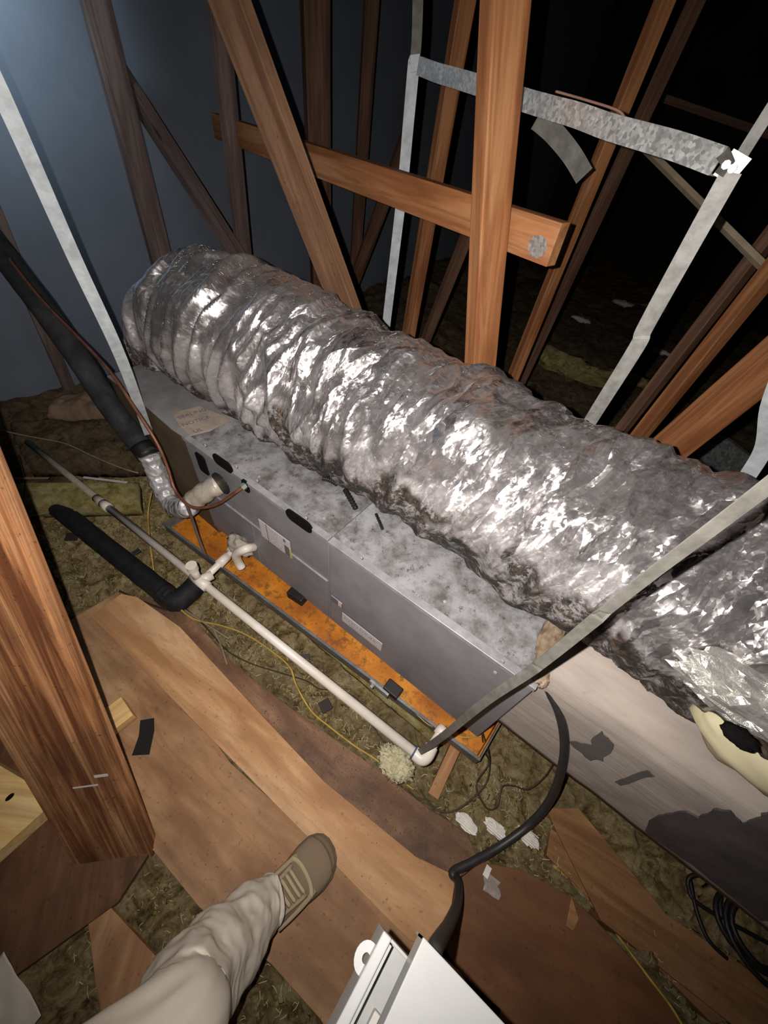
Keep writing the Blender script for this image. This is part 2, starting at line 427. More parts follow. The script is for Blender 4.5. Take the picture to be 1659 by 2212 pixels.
PF = [(0.313, 0.170, 0.000), (0.352, 0.253, 0.000), (0.461, 0.312, 0.000), (0.592, 0.345, 0.000), (0.673, 0.343, 0.000), (0.815, 0.323, 0.000), (0.934, 0.291, 0.000), (1.15, -0.25), (0.53, -0.25), (0.53, 0.0), (0.354, 0.041, 0.000)]
PH = [(-0.419, -0.476, -0.010), (-0.415, -0.431, -0.010), (-0.215, -0.407, -0.010), (-0.126, -0.462, -0.010), (-0.161, -0.556, -0.010), (-0.307, -0.516, -0.010)]
DK = [([(p[0], p[1]) for p in q]) for q in (PB, PA, PE, PD, PF, PH)]
def inpoly(x, y, P):
    c = False; j = len(P) - 1
    for i in range(len(P)):
        if (P[i][1] > y) != (P[j][1] > y) and x < (P[j][0] - P[i][0]) * (y - P[i][1]) / (P[j][1] - P[i][1]) + P[i][0]: c = not c
        j = i
    return c
BB = [(min(p[0] for p in q), max(p[0] for p in q), min(p[1] for p in q), max(p[1] for p in q)) for q in DK]
def onboard(x, y, e=.012):
    for q, b in zip(DK, BB):
        if b[0] - e < x < b[1] + e and b[2] - e < y < b[3] + e:
            if inpoly(x, y, q) or inpoly(x + e, y, q) or inpoly(x - e, y, q) or inpoly(x, y + e, q) or inpoly(x, y - e, q): return True
    return False
def insheight(x, y):
    h = -.035 + .055 * fbm(x * 2.1, y * 2.1, 3.1, 3) + .050 * fbm(x * 9, y * 9, 1.7, 4)
    h += .040 * abs(noise.noise((x * 26, y * 26, .4))) + .026 * abs(noise.noise((x * 55, y * 55, 2.4))) + random.uniform(-.0035, .0035)
    if y > .3 and x < .9 and x > -1.4 and y < .62: h += .015
    if x < -1.25: h += min(.10, (-1.25 - x) * .10) * (1 + .8 * noise.noise((x * 2, y * 2, 8)))
    if x > -1.4 and x < .75 and .36 < y < .9: h = min(h, .02)
    return h
def grid(x0, x1, y0, y1, st, hole=None):
    nx = int((x1 - x0) / st); ny = int((y1 - y0) / st); V = []; F = []
    for j in range(ny + 1):
        for i in range(nx + 1):
            x = x0 + i * st; y = y0 + j * st; h = insheight(x, y)
            if onboard(x, y): h = min(h, -.045)
            V.append((x, y, h))
    for j in range(ny):
        for i in range(nx):
            cx = x0 + (i + .5) * st; cy = y0 + (j + .5) * st
            if hole and hole[0] < cx < hole[1] and hole[2] < cy < hole[3]: continue
            a = j * (nx + 1) + i; F.append((a, a + 1, a + nx + 2, a + nx + 1))
    return V, F
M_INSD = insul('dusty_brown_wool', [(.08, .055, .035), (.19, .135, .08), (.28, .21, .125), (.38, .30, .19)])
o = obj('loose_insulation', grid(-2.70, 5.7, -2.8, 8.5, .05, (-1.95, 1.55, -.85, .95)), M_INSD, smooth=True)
tag(o, 'dusty brown insulation spreading into the dark far bays', 'insulation', kind='stuff')
o = obj('loose_insulation', grid(-2.0, 1.6, -.9, 1.0, .0085), M_INS, smooth=True)
tag(o, 'yellowish brown loose mineral wool insulation filling the joist bays', 'insulation', kind='stuff')

def board(name, poly, z0, z1, mat, label, cat='board', ang=0.0, group=None):
    cx = sum(p[0] for p in poly) / len(poly); cy = sum(p[1] for p in poly) / len(poly)
    mw = Matrix.Translation((cx, cy, z0)) @ Matrix.Rotation(ang, 4, 'Z'); inv = mw.inverted()
    q = [(inv @ Vector((p[0], p[1], z0)))[:2] for p in poly]
    o = obj(name, prism(q, 0, z1 - z0), mat, mw=mw, bevel=.0015); tag(o, label, cat, group); return o
board('plywood_sheet', PA, -.02, -.001, MW['deck'], 'wide worn tan plywood sheet under the shoe and the light plank', 'plywood', .06)
board('floor_plank', PB, .0, .018, MW['plank'], 'long light orange plank lying diagonally on top of the plywood', 'plank', .06)
board('dirty_board', PE, -.030, -.004, MW['dirty'], 'dark dirt-covered board between the light plank and the insulation', 'board', .03)
board('dark_plywood', PD, -.02, .0, MW['darkply'], 'dark brown plywood panel in the lower left corner, left of the timber foot', 'plywood', -.7)
board('red_plywood', PF, -.02, -.001, MW['red'], 'reddish brown plywood panel right of the grey box', 'plywood', .2)
board('plywood_offcut', PH, -.03, -.01, MW['deck'], 'brown plywood offcut at the bottom left beside the trouser leg', 'plywood', -1.0)
# lumber at the right
for nm, q, z, lb in (('floor_joist', [(0.453, 0.488, 0.030), (0.537, 0.553, 0.030), (0.664, 0.518, 0.030), (0.818, 0.471, 0.030), (1.110, 0.508, 0.030), (1.051, 0.368, 0.030), (0.670, 0.344, 0.030), (0.495, 0.457, 0.030)], .03, 'upper orange brown joist with a ragged end, lying beside the plenum insulation'),
                     ('floor_joist', [(0.486, 0.450, 0.022), (0.678, 0.478, 0.022), (0.828, 0.439, 0.022), (1.035, 0.405, 0.022), (0.956, 0.337, 0.022), (0.772, 0.355, 0.022), (0.498, 0.382, 0.022)], .022, 'lower joist below it, next to the yellow cable')):
    board(nm, q, -.06, z, MW['lumberd'], lb, 'joist', .15)
beam('lumber_offcut', (0.135, 0.449, 0.060), (0.152, 0.299, 0.000), .036, .03, MW['lumber']); tag(bpy.data.objects['lumber_offcut'], 'short orange brown stick between the drain pan corner and the dirty board', 'wood')
beam('pine_block', (-0.791, -0.240, 0.050), (-0.783, -0.135, 0.050), .080, .038, MW['fresh'], yaw=0); tag(bpy.data.objects['pine_block'], 'short bright pine block poking out right of the near timber', 'wood block')
board('wood_shim', [(0.595, 0.347, 0.004), (0.627, 0.314, 0.004), (0.622, 0.281, 0.004), (0.602, 0.279, 0.004)], -.001, .006, MW['lumber'], 'small splinter of wood on the edge of the red plywood', 'wood')
# fresh pine board, lower left
q = [(-1.201, -0.528, 0.060), (-0.812, -0.415, 0.060), (-0.705, -0.402, 0.060), (-0.706, -0.562, 0.060), (-0.979, -0.688, 0.060)]
board('pine_board', q, .0, .06, MW['fresh'], 'bright yellow pine board with a cut corner at the left edge', 'board', .6)
o = obj('knot', disc(Vector((-0.809, -0.459, 0.060)), (0, 0, 1), .011, .0006, 12, .6), M_DARKHOLE, bpy.data.objects['pine_board'])

# ------------------------------------------------------------------ air handler
X0, X1, Y0, Y1, Z0, Z1 = -1.105, .165, .470, .99, .185, .650
ah = thing('air_handler', 'long grey horizontal air handler under the foil duct, hung over an orange drain pan', 'air handler', ((X0 + X1) / 2, (Y0 + Y1) / 2, Z0))
ZM = .0
XS = -.447   # seam between the two cabinets
def rrect(cx, cz, w_, h_, y, th, r, m=5):
    pts = []
    for (sx, sz, a0) in ((1, 1, 0), (-1, 1, 90), (-1, -1, 180), (1, -1, 270)):
        for k in range(m):
            a = math.radians(a0 + 90 * k / (m - 1)); pts.append((cx + sx * (w_ / 2 - r) + math.cos(a) * r, cz + sz * (h_ / 2 - r) + math.sin(a) * r))
    n = len(pts); V = [(x, y, z) for x, z in pts] + [(x, y - th, z) for x, z in pts]
    return V, [tuple(range(n))[::-1], tuple(range(n, 2 * n))] + [(j, (j + 1) % n, n + (j + 1) % n, n + j) for j in range(n)]
obj('coil_cabinet', box(X0, XS - .0015, Y0 + .002, Y1, Z0, Z1 - .002), M_UNIT, ah, bevel=.003)
obj('blower_cabinet', box(XS + .0015, X1, Y0, Y1, Z0, Z1 - .002), M_UNIT, ah, bevel=.003)
obj('top_panel', box(X0 - .002, XS - .002, Y0 + .018, Y1, Z1 - .004, Z1 + .001), M_UNITTOP, ah, bevel=.001)
obj('top_panel', box(XS + .001, X1 + .001, Y0 + .018, Y1, Z1 - .004, Z1 + .001), M_UNITTOP, ah, bevel=.001)
obj('top_lip', box(X0 - .002, XS - .002, Y0 - .002, Y0 + .0195, Z1 - .012, Z1 + .0025), M_UNITRIM, ah, bevel=.001)
obj('top_lip', box(XS + .001, X1 + .001, Y0 - .004, Y0 + .0195, Z1 - .012, Z1 + .0025), M_UNITRIM, ah, bevel=.001)
obj('access_panel', box(X0 + .30, XS - .006, Y0 - .003, Y0 + .003, Z0 + .01, Z1 - .215), M_UNIT, ah, bevel=.001)
obj('lower_panel', box(X0 + .01, X0 + .296, Y0 - .003, Y0 + .003, Z0 + .01, Z1 - .215), M_UNIT, ah, bevel=.001)
obj('panel_flange', box(X0 + .01, XS - .006, Y0 - .004, Y0 + .002, Z1 - .2150, Z1 - .2125), M_UNITRIM, ah)
yf = Y0 - .0005
for uv, w_, h_, r in (((-1.027, 0.470, 0.578), .05, .085, .012), ((-0.892, 0.470, 0.662), .092, .042, .020), ((-0.560, 0.470, 0.646), .105, .044, .0215)):
    obj('knockout', rrect(uv[0], uv[2], w_, h_, yf + .003, .005, r), M_DARKHOLE, ah)
p = (-0.792, 0.470, 0.630)
obj('knockout', rrect(p[0], p[2], .03, .05, yf + .003, .005, .012), M_DARKHOLE, ah)
for p in ((-0.957, 0.466, 0.699), (-0.810, 0.466, 0.701), (-0.718, 0.466, 0.704), (-0.524, 0.466, 0.692), (-0.329, 0.466, 0.686), (0.078, 0.466, 0.671), (0.082, 0.466, 0.609)):
    obj('screw', disc((p[0], Y0 - .004, p[2]), (0, -1, 0), .0045, .003, 8), M_SCREW, ah)
for p in ((-0.510, 0.520, 0.652), (-0.774, 0.511, 0.652), (-0.101, 0.519, 0.652)):
    obj('screw', disc((p[0], p[1], p[2]), (0, 0, 1), .004, .002, 8), M_SCREW, ah)
# labels on the front
TX = Matrix.Rotation(PI / 2, 4, 'X')   # text standing on a wall that faces -Y
def front_label(name, x0, x1, z0, z1, mat, parent=ah, y=Y0):
    return obj(name, box(x0, x1, y - .0045, y - .0030, z0, z1), mat, parent)
a = (-0.767, 0.470, 0.589); b = (-0.594, 0.470, 0.524)
l1 = front_label('rating_label', -.757, -.612, .415, .505, M_LABEL)
front_label('label_block', -.7225, -.7195, .415, .505, M_INK, l1, Y0 - .0010)
front_label('label_block', -.640, -.617, .418, .468, M_INK, l1, Y0 - .0010)
front_label('label_block', -.641, -.632, .484, .499, M_INK, l1, Y0 - .0010)
front_label('yellow_strip', -.617, -.609, .418, .468, M_YLAB, l1, Y0 - .0012)
for k in range(5):
    text_obj('lettering', ('WARNING', 'Electrical', 'shock hazard', 'Disconnect all', 'power supplies')[k], .011, M_INKL, l1, Matrix.Translation((-.712, Y0 - .0056, .490 - k * .015)) @ TX)
l2 = front_label('brand_plate', -.4335, -.388, .345, .375, M_LABEL, y=Y0 - .001)
front_label('label_block', -.4335, -.404, .345, .375, M_INK, l2, Y0 - .002)
front_label('orange_strip', -.3895, -.386, .345, .373, plain('label_orange', (.45, .15, .04)), l2, Y0 - .002)
l3 = front_label('notice_label', -.385, -.217, .262, .318, M_LABEL, y=Y0 - .001)
text_obj('lettering', 'ATTENTION', .0235, M_INKL, l3, Matrix.Translation((-.377, Y0 - .0062, .291)) @ TX)
for k in range(3):
    text_obj('lettering', 'Model      Serial', .0105, M_INKL, l3, Matrix.Translation((-.36 + .008 * k, Y0 - .0062, .279 - k * .0065)) @ TX)
for k in range(4):
    front_label('label_block', -.248, -.238 + .004 * (k % 2), .268 + .011 * k, .273 + .011 * k, M_INKL, l3, Y0 - .002)

for nm, pts, lb in (('ribbed_scrap', [(-0.621, 0.632, 0.662), (-0.597, 0.640, 0.664), (-0.570, 0.642, 0.662)], 'short black ribbed scrap at the foot of the foil, leftmost of three'),
                    ('ribbed_scrap', [(-0.536, 0.641, 0.662), (-0.497, 0.620, 0.665), (-0.463, 0.604, 0.662)], 'black ribbed scrap at the foot of the foil, middle one of three'),
                    ('ribbed_scrap', [(-0.405, 0.627, 0.662), (-0.377, 0.608, 0.663), (-0.356, 0.594, 0.662)], 'thin black ribbed scrap at the foot of the foil, rightmost of three')):
    o = obj(nm, tube(spline(pts, 12), .0075 if 'thin' not in lb else .004, 10, fn=lambda i, a: 1 + .25 * math.sin(i * 2.1)), M_BLACK, smooth=True); tag(o, lb, 'scrap')
# left end transition box with a printed sheet
tb = thing('return_plenum', 'brown-sided return plenum with printed grey sheet on top, far end of the air handler', 'plenum', (-1.33, .74, .2))
obj('plenum_box', prism([(X0 - .004, Y0 + .012), (X0 - .004, 1.02), (-1.62, 1.02), (-1.62, .50), (-1.30, .487)], .10, Z1 + .004), plain('brown_duct_board', (.14, .10, .06), .8, 0, .2, .3, 8), tb, bevel=.004)
obj('top_sheet', prism([(X0 + .02, Y0 - .002), (X0 - .01, 1.0), (-1.60, 1.0), (-1.60, .49), (-1.30, .478), (X0 - .05, Y0 - .004)], Z1 + .004, Z1 + .008), plain('taped_foil_sheet', (.30, .29, .28), .55, .2, .4, .3, 10), tb)
obj('paper_patch', prism([(-1.150, 0.493, 0.659), (-1.229, 0.518, 0.659), (-1.202, 0.606, 0.659), (-1.063, 0.637, 0.659), (-1.058, 0.548, 0.659), (-1.080, 0.484, 0.659)], Z1 + .008, Z1 + .010), plain('stained_paper', (.40, .33, .27), .7, 0, .2, .35, 16), tb)
for k, (p, s) in enumerate((((-1.182, 0.512, 0.660), 'EMPAQUE'), ((-1.136, 0.498, 0.660), 'NO TOCAR'), ((-1.081, 0.502, 0.660), 'DUCT'))):
    text_obj('lettering', ('SEALING', 'NOTICE', 'UL')[k], .026, M_INK, tb, Matrix.Translation((p[0], p[1], Z1 + .0104)) @ Matrix.Rotation(math.radians(78), 4, 'Z'))

# ------------------------------------------------------------------ drain pan
dp = thing('drain_pan', 'rusty orange secondary drain pan with a grimy grey rim below the air handler', 'drain pan', (-.5, .7, .09))
PL = (-1.287, 0.345, 0.165); PR = (0.203, 0.426, 0.165)
PR2 = (PR[0] + .012, .55); 
A_, B_, C_, D_ = Vector(PL), Vector(PR), Vector((.235, 1.05, .165)), Vector((-1.27, 1.05, .165))
obj('pan_floor', prism([A_, B_, C_, D_], .115, .121), M_RUST, dp)
def wall_seg(name, a, b, z0, z1, th, mat):
    a = Vector((a.x, a.y, 0)); b = Vector((b.x, b.y, 0)); d = (b - a).normalized(); n = Vector((-d.y, d.x, 0)) * th
    return obj(name, prism([a, b, b + n, a + n], z0, z1), mat, dp)
for nm, a, b in (('pan_rim', A_, B_), ('pan_rim', B_, C_), ('pan_rim', C_, D_), ('pan_rim', D_, A_)):
    wall_seg(nm, a, b, .115, .168, .004, M_PANRIM)
wall_seg('rim_cap', A_ + Vector((0, -.003, 0)), B_ + Vector((0, -.003, 0)), .163, .171, .009, M_PANRIM)
for a, b in ((A_, B_), (B_, C_)):   # rusty inside face
    wall_seg('rusty_wall', a + Vector((-.005 if a is B_ else .004, .006, 0)), b + Vector((-.005, .006 if b is B_ else 0, 0)), .12, .160, .003, M_RUST)
# support timbers carrying the pan on the joists
for x, w_ in ((-1.1, 'left end'), (-.5, 'middle'), (.08, 'right end')):
    o = obj('pan_support', box(x, x + .038, .44, 1.02, -.10, .114), MW['lumber']); tag(o, 'short timber block in the wool under the drain pan, ' + w_, 'support block', 'timbers under the drain pan')
for x in (-1.03, -.30, .02):
    for y in (.56, .93):
        o = obj('cabinet_foot', box(x, x + .05, y - .02, y + .03, .121, .185), M_BLACK, ah, bevel=.003)
# rubber pads visible along the pan
def pad(c, lx, ly, lz, rot, name, label, mat=M_BLACK):
    mw = Matrix.Translation(c) @ Matrix.Rotation(rot, 4, 'Z')
    o = obj(name, box(-lx / 2, lx / 2, -ly / 2, ly / 2, 0, lz), mat, mw=mw, bevel=.004); return tag(o, label, 'rubber pad')
pad((-0.604, 0.466, 0.165), .070, .050, .040, .1, 'rubber_pad', 'black rubber pad wedged between the pan and the cabinet, in the middle of the pan')
sw = thing('float_switch', 'black float switch with a steel clip on the pan rim', 'float switch', (-0.122, 0.419, 0.170))
p = Vector((-0.121, 0.420, 0.180)); q = Vector((-0.163, 0.406, 0.175))
obj('switch_body', box(p.x - .030, p.x + .026, p.y - .020, p.y + .018, .166, .196), M_BLACK, sw, bevel=.003)
obj('clip', box(q.x - .035, q.x + .04, q.y - .016, q.y - .008, .16, .190), M_GALVD, sw)
obj('clip_screw', disc((q.x - .02, q.y - .016, .18), (0, -1, 0), .006, .012, 8), M_GALV, sw)
cable('switch_wire', [(-0.087, 0.420, 0.180), (-0.051, 0.416, 0.170), (-0.010, 0.411, 0.165), (0.034, 0.412, 0.165), (0.085, 0.440, 0.135), (0.135, 0.461, 0.130), (0.179, 0.494, 0.150)], .0016, M_YELW, sw)

# ------------------------------------------------------------------ supply plenum at the right end
sp = thing('supply_plenum', 'grey duct-board supply plenum with stained mastic at the near end of the air handler', 'plenum', (.8, .8, .3))
V = []; F = []
NX, prof = 120, [(.0, .315), (.0, .42), (.0, .52), (.0, .60), (.003, .635), (.016, .668), (.045, .692), (.085, .708), (.14, .712), (.24, .712), (.36, .708), (.50, .70)]
PP = []
for a, b in zip(prof[:-1], prof[1:]):
    for k in range(4): PP.append((a[0] + (b[0] - a[0]) * k / 4, a[1] + (b[1] - a[1]) * k / 4))
PP.append(prof[-1]); PP.append((.50, .315))
for i in range(NX + 1):
    x = X1 + .002 + i * (1.45 / NX)
    for (dy, z) in PP:
        lift = 1.0 + 0 * x
        b = .008 * fbm(x * 5, z * 6, dy * 6, 3) if i > 3 else 0
        V.append((x, .496 + dy * (1 + .15 * min(1, x)) - b, z + (.6 * b if z > .4 else 0) + .06 * max(0, z - .5) * (x - .2) * 2))
k = len(PP)
for i in range(NX):
    for j in range(k):
        a = i * k + j; b = i * k + (j + 1) % k; F.append((a, b, b + k, a + k))
F.append(tuple(range(k))); F.append(tuple(range(NX * k, NX * k + k))[::-1])
obj('plenum_body', (V, F), M_PLENUM, sp, smooth=True)
# mastic lump at the joint and dark wrap torn around the lower right
def blob(c, rx, ry, rz, n=26, m=18, amp=.25, fr=3.0, seed=0):
    V = []; F = []
    for i in range(m + 1):
        for j in range(n):
            th = PI * i / m; ph = 2 * PI * j / n
            d = Vector((math.sin(th) * math.cos(ph), math.sin(th) * math.sin(ph), math.cos(th)))
            s = 1 + amp * fbm(d.x * fr + seed, d.y * fr, d.z * fr, 4) * 2
            V.append((c[0] + d.x * rx * s, c[1] + d.y * ry * s, c[2] + d.z * rz * s))
    for i in range(m):
        for j in range(n):
            a = i * n + j; b = i * n + (j + 1) % n; F.append((a, b, b + n, a + n))
    return V, F
c = (0.132, 0.559, 0.665)
obj('mastic_seam', joinvf(blob((.160, .53, .655), .022, .05, .018, seed=1), blob((.150, .60, .66), .028, .07, .02, seed=2), blob((.172, .497, .645), .012, .016, .02, seed=6)), M_MASTIC, sp, smooth=True)
def patch_on_front(name, uvs, y, mat, parent, th=.003, amp=.004):
    pts = [Vector(p) for p in uvs]
    n = len(pts); V = [(p.x, y, p.z) for p in pts] + [(p.x, y - th, p.z) for p in pts]
    if area2([(p.x, p.z) for p in pts]) < 0:
        return obj(name, (V, [tuple(range(n))[::-1][::-1], tuple(range(n, 2 * n))[::-1]] + [((j + 1) % n, j, n + j, n + (j + 1) % n) for j in range(n)]), mat, parent)
    return obj(name, (V, [tuple(range(n)), tuple(range(n, 2 * n))[::-1]] + [(j, (j + 1) % n, n + (j + 1) % n, n + j) for j in range(n)]), mat, parent)
def ragged(uvs, amp=.004, n=5):
    out = []
    P = [Vector(p) for p in uvs]
    for i in range(len(P)):
        a = P[i]; b = P[(i + 1) % len(P)]
        for k in range(n):
            q = a.lerp(b, k / n); q += Vector((random.uniform(-amp, amp), 0, random.uniform(-amp, amp))); out.append(q)
    return out
M_STAIN = plain('dark_exposed_board', (.13, .115, .105), .8, 0, .2, .3, 12)
patch_on_front('torn_patch', ragged([(0.304, 0.490, 0.499), (0.330, 0.490, 0.553), (0.315, 0.490, 0.629), (0.354, 0.490, 0.613), (0.373, 0.490, 0.520), (0.360, 0.490, 0.481)]), .490, M_STAIN, sp, .002)
patch_on_front('torn_patch', ragged([(0.428, 0.490, 0.471), (0.422, 0.490, 0.609), (0.438, 0.490, 0.604), (0.440, 0.490, 0.476)], .002), .490, M_STAIN, sp, .002)
wr_ = patch_on_front('dark_wrap', ragged([(0.561, 0.482, 0.364), (0.527, 0.482, 0.449), (0.520, 0.482, 0.515), (0.521, 0.482, 0.574), (0.538, 0.482, 0.588), (0.525, 0.482, 0.649), (0.531, 0.482, 0.677), (0.559, 0.482, 0.665), (0.552, 0.482, 0.708), (0.538, 0.482, 0.751), (0.555, 0.482, 0.773), (0.588, 0.482, 0.779), (0.778, 0.482, 0.565), (0.801, 0.482, 0.370), (0.659, 0.482, 0.385)], .0022, 4), .484, M_PLDARK, sp, .004)
# cream collar and hole at the right edge
cl = obj('mastic_collar', blob((0.518, 0.550, 0.795), .13, .06, .065, amp=.10, seed=9), M_CREAM, sp, smooth=True)
obj('collar_hole', blob((0.399, 0.475, 0.888), .026, .016, .012, amp=.2, seed=4), M_DARKHOLE, sp, smooth=True)

# ------------------------------------------------------------------ foil flexible duct
def make_duct():
    ctrl = [(-1.76, .88, .26, .205), (-1.70, .87, .48, .21), (-1.59, .85, .69, .215), (-1.36, .82, .825, .222), (-1.0, .80, .862, .222), (-.70, .785, .868, .220), (-.35, .775, .868, .216), (.0, .765, .868, .214),
            (.35, .745, .885, .214), (.7, .725, .90, .215), (1.05, .72, .915, .215), (1.5, .74, .93, .215), (2.0, .80, .93, .21)]
    P = spline([c[:3] for c in ctrl], 84); Rr = [v.x for v in spline([(c[3], 0, 0) for c in ctrl], 84)]
    n = len(P); m = 190; V = []; G_ = []; A2 = []
    s_len = 0; prev = P[0]; s = None
    for i in range(n):
        s_len += (P[i] - prev).length; prev = P[i]
        d = (P[min(i + 1, n - 1)] - P[max(i - 1, 0)]).normalized()
        if s is None: s = Vector((0, 1, 0))
        s = (s - d * s.dot(d)).normalized(); u = d.cross(s).normalized()   # s ~ +Y, u up
        if u.z < 0 and abs(d.z) < .8: u = -u
        for j in range(m):
            a = 2 * PI * j / m
            ca, sa = math.cos(a), math.sin(a)
            q = Vector((ca * 1.6, sa * 1.6, s_len * 1.0))
            bend = max(0, min(1, (-.55 - P[i].x) / .35))
            wz = s_len - .045 * sa + .05 * noise.noise((ca * 1.1, sa * 1.1, s_len * 3))
            def rid(k_, f_, o_):
                n_ = abs(noise.noise((ca * k_ + o_, sa * k_, wz * f_ + o_ * 3))); return 1 - 3.2 * n_
            ring = math.sin(wz / .040 * 2 * PI) * (.0015 + .003 * bend)
            fold = rid(.7 - .3 * bend, 9 + 6 * bend, 0) * (.0115 + .009 * bend)
            cr = rid(1.9 - 1.1 * bend, 21, 4) * (.0060 + .002 * bend)
            fine = rid(4.0, 30, 9) * .0026 * (1 - .4 * bend)
            big = noise.noise((ca * 1.6, sa * 1.6 + 9, s_len * 3.6)) * .034 * (1 - .6 * bend)
            r = Rr[i] + ring + fold + cr + fine + big
            if sa < -.2 and ca < .2: r += .035 * abs(noise.noise((ca * 3, s_len * 12, 5.5))) * min(1, (-.2 - sa) * 2)
            # sag: jacket droops a little below the wire
            v = P[i] + s * ca * r + u * sa * r
            if v.z < .662 and v.x > -1.60 and v.y > .44 and P[i].x > -1.45:
                lim = .657 if v.x < .14 else .716
                if v.z < lim: v.z = lim + (lim - v.z) * .04 + .004 * noise.noise((v.x * 30, v.y * 30, 1))
            elif v.x >= .14 and v.z < .72 and P[i].x > -1.45: v.z = .72 + .006 * noise.noise((v.x * 30, v.y * 30, 1))
            V.append(v); A2 += [s_len + .25 * a * .21, a * .21, bend]
            # dirt along the contact, with the underside's shade painted into the same mask
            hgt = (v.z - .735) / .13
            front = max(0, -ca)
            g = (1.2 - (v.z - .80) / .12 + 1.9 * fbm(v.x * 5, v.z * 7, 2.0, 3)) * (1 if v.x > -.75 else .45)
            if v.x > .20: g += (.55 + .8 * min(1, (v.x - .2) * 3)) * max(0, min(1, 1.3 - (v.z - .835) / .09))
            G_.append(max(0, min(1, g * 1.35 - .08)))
    F = []
    for i in range(n - 1):
        for j in range(m):
            a = i * m + j; b = i * m + (j + 1) % m; F.append((a, b, b + m, a + m))
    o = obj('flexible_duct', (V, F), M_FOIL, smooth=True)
    at = o.data.attributes.new('grime_shade', 'FLOAT', 'POINT'); at.data.foreach_set('value', G_)
    at = o.data.attributes.new('arc', 'FLOAT_VECTOR', 'POINT'); at.data.foreach_set('vector', A2)
    tag(o, 'large silver foil-jacketed flexible duct draped along the top of the air handler', 'duct')
    return o
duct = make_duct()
# crumpled foil tape where the duct meets the collar
def crumple(c, rx, ry, rz, seed):
    V, F = blob(c, rx, ry, rz, 40, 30, .0, 1, seed)
    V = [Vector(v) for v in V]; cc = Vector(c)
    V = [v + (v - cc) * (.5 * abs(noise.noise((v.x * 16 + seed, v.y * 50, v.z * 50))) + .25 * noise.noise((v.x * 40, v.y * 90, v.z * 90))) for v in V]
    return V, F
o = obj('foil_tape', joinvf(crumple((0.406, 0.500, 0.947), .12, .04, .035, 3), crumple((0.389, 0.530, 0.880), .07, .03, .012, 8), crumple((0.377, 0.520, 0.952), .08, .03, .012, 5)), plain('bright_foil_tape', (.62, .61, .57), .34, .7, .6, .2, 60, .8), sp, smooth=False)

# ------------------------------------------------------------------ PVC condensate drain
zp = .22
pv = thing('pvc_drain_pipe', 'long white PVC condensate pipe running in front of the drain pan', 'drain pipe', (-0.607, 0.284, 0.200))
r = .0145
a = Vector((-1.507, 0.235, 0.220)); b = Vector((0.045, 0.307, 0.220))
obj('pipe_run', tube([a, b], r, 16), M_PVC, pv, smooth=True)
obj('coupling', tube([a + (b - a) * .0, a + (b - a) * .028], r * 1.28, 16), M_PVC, pv, smooth=True)
obj('coupling_sleeve', tube([a + (a - b) * .03, a], r * 1.22, 16), M_PVCD, pv, smooth=True)
far = Vector((-2.113, 0.210, 0.220))
obj('far_pipe_run', tube([a, far], r * .93, 14), M_PVCD, pv, smooth=True)
t_ = Vector((-0.898, 0.263, 0.220))
dirp = (b - a).normalized()
obj('tee', joinvf(tube([t_ - dirp * .04, t_ + dirp * .042], r * 1.32, 16), tube([t_, t_ + Vector((.01, .045, .0))], r * 1.3, 16)), M_PVC, pv, smooth=True)
top = Vector((-0.940, 0.260, 0.300))
obj('cleanout_riser', tube([t_ + Vector((-.012, 0, 0)), Vector((t_.x - .012, t_.y, .30))], r * 1.0, 16), M_PVC, pv, smooth=True)
obj('cleanout_cap', tube([Vector((t_.x - .012, t_.y, .285)), Vector((t_.x - .012, t_.y, .312))], r * 1.32, 18), M_PVC, pv, smooth=False)
br1 = Vector((t_.x + .005, t_.y, .22)); br2 = Vector((-0.912, 0.432, 0.232))
obj('branch_pipe', tube([br1, br2], r * .92, 14), M_PVC, pv, smooth=True)
dd = (br2 - br1)
obj('branch_coupling', tube([br1 + dd * .50, br1 + dd * .78], r * 1.25, 14), M_PVC, pv, smooth=True)
obj('union_nut', tube([br1 + dd * .86, br1 + dd * 1.03], r * 1.45, 8), M_PVC, pv)
obj('drain_port', blob((br2.x + .030, Y0 - .032, .275), .055, .034, .038, amp=.3, fr=2.2, seed=5), plain('dusty_drain_fitting', (.45, .40, .34), .8, 0, .2, .4, 20, .4), pv, smooth=True)
obj('port_nipple', tube([br2, (br2.x + .02, Y0 + .002, .25)], r * 1.0, 12), M_PVCD, pv, smooth=True)
obj('vent_elbow', tube(spline([(-0.824, 0.462, 0.292), (-0.818, 0.425, 0.324), (-0.853, 0.405, 0.283), (-0.861, 0.405, 0.227), (-0.848, 0.405, 0.195)], 6), .0165, 14), M_PVC, pv, smooth=True)
obj('elbow', tube(spline([b - dirp * .012, b + dirp * .012, Vector((0.066, 0.323, 0.220)), Vector((0.064, 0.351, 0.222))], 8), r * 1.32, 16), M_PVC, pv, smooth=True)
c1 = Vector((0.065, 0.343, 0.222)); c2 = Vector((0.066, 0.414, 0.225))
obj('end_pipe', tube([c1, c2], r * .95, 14), M_PVC, pv, smooth=True)
obj('end_coupling', tube([c1 + (c2 - c1) * .62, c2], r * 1.25, 14), M_PVC, pv, smooth=True)
obj('primer_mark', tube([b - dirp * .016, b - dirp * .011], r * 1.37, 16), plain('blue_primer', (.08, .1, .2)), pv, smooth=True)
M_TIE = M_BLACK

